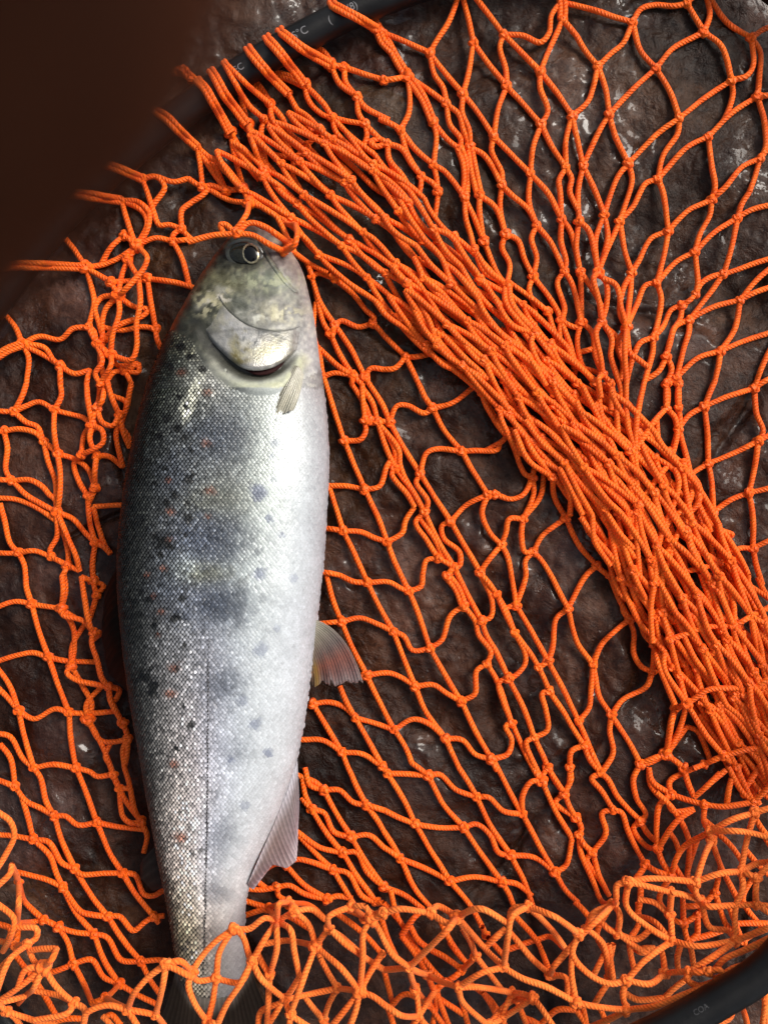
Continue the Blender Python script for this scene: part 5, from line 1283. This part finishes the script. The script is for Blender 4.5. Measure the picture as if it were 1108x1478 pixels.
def fin(name, root, mid, tip, nray, mat, colf, zr, zm, zt, ragged=0.03, seed=0, corr=1.0):
    r = np.random.default_rng(seed)
    per = 6; nA = nray * per + 1; nS_ = 34
    Rr, Mm, Tt = (resample(np.array(a, float), nA) for a in (root, mid, tip))
    s = np.linspace(0, 1, nS_)
    cut = 1 - ragged * np.abs(np.interp(np.linspace(0, nray, nA), np.arange(nray + 1), r.normal(0, 1, nray + 1)))
    ss = s[:, None] * cut[None, :]
    cpt = 2 * Mm - 0.5 * (Rr + Tt)
    G = ((1 - ss) ** 2)[..., None] * Rr + (2 * ss * (1 - ss))[..., None] * cpt + (ss ** 2)[..., None] * Tt
    k = np.arange(nA) / per
    ridge = np.abs(np.sin(math.pi * k))           # 0 on a ray, 1 between
    zc_ = 2 * zm - 0.5 * (zr + zt)
    Z = (1 - ss) ** 2 * zr + 2 * ss * (1 - ss) * zc_ + ss ** 2 * zt
    Z = Z + corr * (0.9 - 1.8 * ridge[None, :] ** .6) * np.sin(np.clip(s, 0, .9) * math.pi * .55)[:, None] + corr * 2.0 * np.sin(k * 1.3 + seed)[None, :] * s[:, None]
    up = wpt(np.concatenate([G, Z[..., None]], -1)).reshape(-1, 3); dn = wpt(np.concatenate([G, Z[..., None] - 1.1], -1)).reshape(-1, 3)
    N = nA * nS_
    g = grid_faces(nS_, nA); idx = np.arange(N).reshape(nS_, nA)
    loop = np.concatenate([idx[0, :], idx[1:, -1], idx[-1, -2::-1], idx[-2:0:-1, 0]]); nx = np.roll(loop, -1)
    rim = np.stack([loop, nx, nx + N, loop + N], -1)
    c = colf(np.broadcast_to(k[None, :] / nray, (nS_, nA)).ravel(), np.broadcast_to(s[:, None], (nS_, nA)).ravel(), np.broadcast_to(ridge[None, :], (nS_, nA)).ravel())
    return fadd(name, np.vstack([up, dn]), np.vstack([g, g[:, ::-1] + N, rim[:, ::-1]]), mat, colors=np.vstack([c, c]))
def cmix(stops, t):
    P = [a for a, _ in stops]; C = np.array([b for _, b in stops], float)
    return np.stack([np.interp(t, P, C[:, i]) for i in range(3)], -1)
def pelvic_col(k, s, rg):
    c = cmix([(0, (206, 204, 182)), (.25, (152, 144, 126)), (.5, (122, 106, 100)), (.70, (160, 98, 82)), (.84, (148, 106, 98)), (1, (168, 154, 152))], s)
    pale = np.exp(-(k / .22) ** 2)[:, None]
    c = c * (1 - pale * .7) + np.array([196, 188, 150]) * pale * .7
    yl = (np.exp(-((k - .2) / .06) ** 2) * smooth01((s - .4) / .3))[:, None]
    c = c * (1 - yl * .6) + np.array([170, 140, 50]) * yl * .6
    lead = smooth01((k - .95) / .05)[:, None]
    c = c * (1 - lead * .5) + np.array([214, 190, 176]) * lead * .5
    c *= (.86 + .42 * np.exp(-(rg / .25) ** 2))[:, None]
    return lin(np.clip(c, 5, 245)) * .6
fin('pelvic_fin', [(437, 930), (441, 912), (445, 899), (450, 893)], [(442, 962), (452, 955), (468, 942), (494, 922)], [(444, 984), (455, 993), (464, 986), (480, 992), (500, 987), (524, 986)], 19, MAT_FIN, pelvic_col, 98, 70, 38, .03, 3, .55)
def anal_col(k, s, rg):
    c = cmix([(0, (186, 184, 192)), (.25, (118, 106, 106)), (.65, (132, 118, 124)), (1, (196, 188, 198))], s)
    mid = np.exp(-((k - .55) / .25) ** 2)[:, None]
    c = c * (1 - .35 * mid) + np.array([120, 98, 88]) * .35 * mid
    c *= (1.15 - .26 * rg ** .5)[:, None]
    return lin(np.clip(c, 5, 245))
fin('anal_fin', [(429, 1098), (413, 1145), (393, 1195), (374, 1238), (358, 1275)], [(432, 1150), (424, 1190), (406, 1222), (384, 1250), (360, 1280)], [(431, 1180), (429, 1244), (413, 1254), (394, 1248), (366, 1284)], 21, MAT_FIN, anal_col, 66, 55, 42, .02, 8, .55)
def pect_col(k, s, rg):
    c = cmix([(0, (210, 207, 190)), (.4, (208, 204, 182)), (1, (200, 196, 176))], s)
    dk = (np.exp(-((k - .14) / .16) ** 2) * (.6 + .4 * np.sin(k * 62)))[:, None]
    c = c * (1 - .85 * dk) + np.array([70, 66, 46]) * .85 * dk
    c *= (1.12 - .3 * rg ** .5)[:, None]
    return lin(np.clip(c, 5, 245)) * .72
zp = f_on(np.array([430.]), np.array([535.]))[0][2] / S
fin('pectoral_fin', [(424, 527), (430, 528), (434, 532), (438, 540)], [(404, 562), (412, 564), (422, 565), (433, 568)], [(383, 608), (392, 604), (406, 599), (424, 592)], 10, MAT_FIN, pect_col, zp + 4, zp + 18, zp + 22, .02, 4, .8)
def dark_col(k, s, rg):
    c = cmix([(0, (20, 19, 15)), (.5, (16, 15, 13)), (1, (26, 23, 22))], s)
    c *= (1.15 - .4 * rg ** .5)[:, None]
    return lin(np.clip(c, 5, 245))
fin('dorsal_fin', [(176, 815), (176, 860), (182, 920), (190, 985)], [(160, 835), (158, 890), (166, 945), (188, 992)], [(150, 862), (146, 920), (156, 972), (186, 1000)], 13, MAT_FIN_D, dark_col, 84, 62, 30, .03, 6)
fin('adipose_fin', [(224, 1222), (230, 1250), (236, 1282)], [(210, 1236), (212, 1258), (228, 1284)], [(203, 1248), (203, 1268), (220, 1286)], 4, MAT_FIN_D, lambda k, s, rg: lin(np.tile(np.array([44., 40, 37]), (len(k), 1)) * (1 - .2 * rg)[:, None]), 48, 36, 24, .01, 2, .4)
def tail_col(k, s, rg):
    c = cmix([(0, (150, 142, 130)), (.25, (92, 84, 76)), (.38, (40, 33, 28)), (.7, (34, 28, 24)), (1, (32, 26, 22))], s)
    c *= (1.1 - .2 * rg ** .5)[:, None]
    return lin(np.clip(c, 5, 245))
fin('tail_fin', [(257, 1380), (275, 1418), (305, 1432), (335, 1418), (355, 1372)], [(246, 1430), (272, 1470), (306, 1482), (342, 1470), (372, 1425)], [(226, 1482), (262, 1520), (306, 1515), (352, 1520), (396, 1478)], 22, MAT_FIN_D, tail_col, 22, 19, 13, .02, 9, .4)
# ---------------------------------------------------------------- the finger before the lens, and an unseen phone added to shade it
def skin_material():
    m, nt, b = new_mat('shaded_finger_skin')
    ob = node(nt, 'ShaderNodeTexCoord').outputs['Object']
    c = ramp(nt, noise_tex(nt, ob, 180, 5), [(0.3, (0.065, 0.020, 0.009)), (0.7, (0.090, 0.029, 0.013))])  # skin darkened in its colour to carry the shade at the lens
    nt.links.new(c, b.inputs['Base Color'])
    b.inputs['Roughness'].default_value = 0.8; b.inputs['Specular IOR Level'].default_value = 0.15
    b.inputs['Subsurface Weight'].default_value = 0.0
    w = node(nt, 'ShaderNodeTexWave'); w.inputs['Scale'].default_value = 700; w.inputs['Distortion'].default_value = 6
    nt.links.new(ob, w.inputs['Vector'])
    nt.links.new(bump(nt, w.outputs[0], 0.25, 0.0003), b.inputs['Normal'])
    return m
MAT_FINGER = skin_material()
MAT_NAIL = plain('finger_nail', (0.46, 0.26, 0.20), 0.25, 0, .3, .2, 400)

def build_finger(tip, axis_dir, length, rad):
    """finger along axis_dir from its tip; pad up (+Z), nail down. metres"""
    tip = np.array(tip, float); a = np.array(axis_dir, float); a /= np.linalg.norm(a)
    sd = np.cross(a, (0, 0, 1.0)); sd /= np.linalg.norm(sd); up = np.cross(sd, a)
    n, k = 90, 40
    t = np.linspace(0, 1, n)
    s = length * (0.5 - 0.5 * np.cos(t * math.pi))
    prof = np.interp(s / length, [0, .06, .16, .30, .36, .46, .62, .70, .80, .94, 1], [.8, .97, 1.0, .96, 1.03, .98, 1.02, 1.12, 1.08, 1.12, 1.1])
    endcap = np.sqrt(np.clip(1 - np.clip(1 - s / (rad * 1.15), 0, 1) ** 2, 0, 1)) * np.sqrt(np.clip(1 - np.clip(1 - (length - s) / (rad * 1.0), 0, 1) ** 2, 0, 1))
    pr = rad * prof * np.maximum(endcap, 0.002)
    bend = -0.10 * length * np.clip(s / length - .34, 0, 1) ** 1.2 - 0.28 * length * np.clip(s / length - .68, 0, 1) ** 1.2
    an = np.linspace(0, 2 * math.pi, k, endpoint=False)
    wob = 1 + 0.012 * np.cos(np.clip((s / length - .33) / .02, -math.pi, math.pi)) * 1
    P = tip + s[:, None] * a + bend[:, None] * up
    zsc = np.where(np.sin(an) > 0, .95, .86)
    v = P[:, None, :] + (pr * wob)[:, None, None] * (np.cos(an)[None, :, None] * sd + (np.sin(an) * zsc)[None, :, None] * up)
    fing = empty('finger', tuple(tip + a * length * .5))
    o0 = np.array(fing.location)
    link('skin', raw_mesh('skin', v.reshape(-1, 3) - o0, grid_faces(n, k, wrap=True), MAT_FINGER), fing)
    m_, k2 = 16, 14
    tt = np.linspace(.05, 1, m_); aa = np.linspace(-math.radians(58), math.radians(58), k2)
    nv = []
    for q in tt:
        ss_ = rad * .12 + q * rad * 1.45
        pr_ = np.interp(ss_, s, pr) * 1.02
        wdt = math.sqrt(max(0, 1 - (1 - min(q, .5) / .5) ** 2)) * (1 if q < .85 else math.sqrt(max(0, 1 - ((q - .85) / .16) ** 2)))
        for x in aa * wdt:
            nv.append(tip + ss_ * a + pr_ * (math.sin(x) * sd - math.cos(x) * .87 * up))
    link('nail', raw_mesh('nail', np.array(nv) - o0, grid_faces(m_, k2), MAT_NAIL), fing)
    return fing
FD = 0.0285                                     # below the lens
def at_depth(px, py, dep):
    k = dep / H / S
    return ((px - CX) * S * k, -(py - CY) * S * k, H * S - dep)
f_tip = at_depth(232, -455, FD)
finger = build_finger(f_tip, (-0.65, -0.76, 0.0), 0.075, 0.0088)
tag(finger, "photographer's blurred dark fingertip across the upper left corner, close to the lens", 'finger')

def slab(lx, ly, lz, r, seg=8):
    """rounded-corner slab"""
    out = []
    for cx_, cy_, a0 in ((lx / 2 - r, ly / 2 - r, 0), (-lx / 2 + r, ly / 2 - r, 90), (-lx / 2 + r, -ly / 2 + r, 180), (lx / 2 - r, -ly / 2 + r, 270)):
        for i in range(seg + 1):
            a = math.radians(a0 + 90 * i / seg); out.append((cx_ + r * math.cos(a), cy_ + r * math.sin(a)))
    o2 = np.array(out); n = len(o2); b = 0.0012
    rings = []
    for zz, sh in ((-lz / 2, b), (-lz / 2 + b * .3, b * .3), (-lz / 2 + b, 0), (lz / 2 - b, 0), (lz / 2 - b * .3, b * .3), (lz / 2, b)):
        q = o2 * (1 - sh / np.array([lx / 2, ly / 2])); rings.append(np.column_stack([q, np.full(n, zz)]))
    v = np.vstack(rings + [[(0, 0, -lz / 2)], [(0, 0, lz / 2)]])
    f = [tuple(x) for x in grid_faces(6, n, wrap=True)]
    f = [(a, b_, c, d_) for a, b_, c, d_ in f]
    c0, c1 = 6 * n, 6 * n + 1
    for i in range(n):
        j = (i + 1) % n
        f.append((c0, j, i, i)); f.append((c1, 5 * n + i, 5 * n + j, 5 * n + j))
    return v, f
MAT_CASE = plain('dark_phone_case', (0.012, 0.012, 0.014), 0.45, 0, 0, .3, 300)
MAT_GLASS = plain('dark_phone_glass', (0.004, 0.004, 0.005), 0.08, 0, .5, .0)
PH_C = (-0.010, 0.008)
added_phone = empty('added_phone', (PH_C[0], PH_C[1], H * S + 0.0060))
tag(added_phone, 'unseen dark phone added above the net to shade the finger at its lens', 'added_phone')
def pydata(name, v, f, mat, parent):
    me = bpy.data.meshes.new(name)
    me.from_pydata([tuple(map(float, p)) for p in v], [], [tuple(int(i) for i in dict.fromkeys(q)) for q in f])
    me.materials.append(mat); me.update()
    return link(name, me, parent)
v, f = slab(0.078, 0.160, 0.0082, 0.011)
pydata('added_phone_case', v, f, MAT_CASE, added_phone)
v, f = slab(0.070, 0.150, 0.0030, 0.008)
o = pydata('added_phone_screen', v, f, MAT_GLASS, added_phone); o.location = (0, 0, 0.0034)
v, f = slab(0.030, 0.030, 0.0030, 0.007)
o = pydata('added_phone_camera_plate', v, f, MAT_GLASS, added_phone); o.location = (-PH_C[0] - 0.006, -PH_C[1] + 0.004, -0.0041)
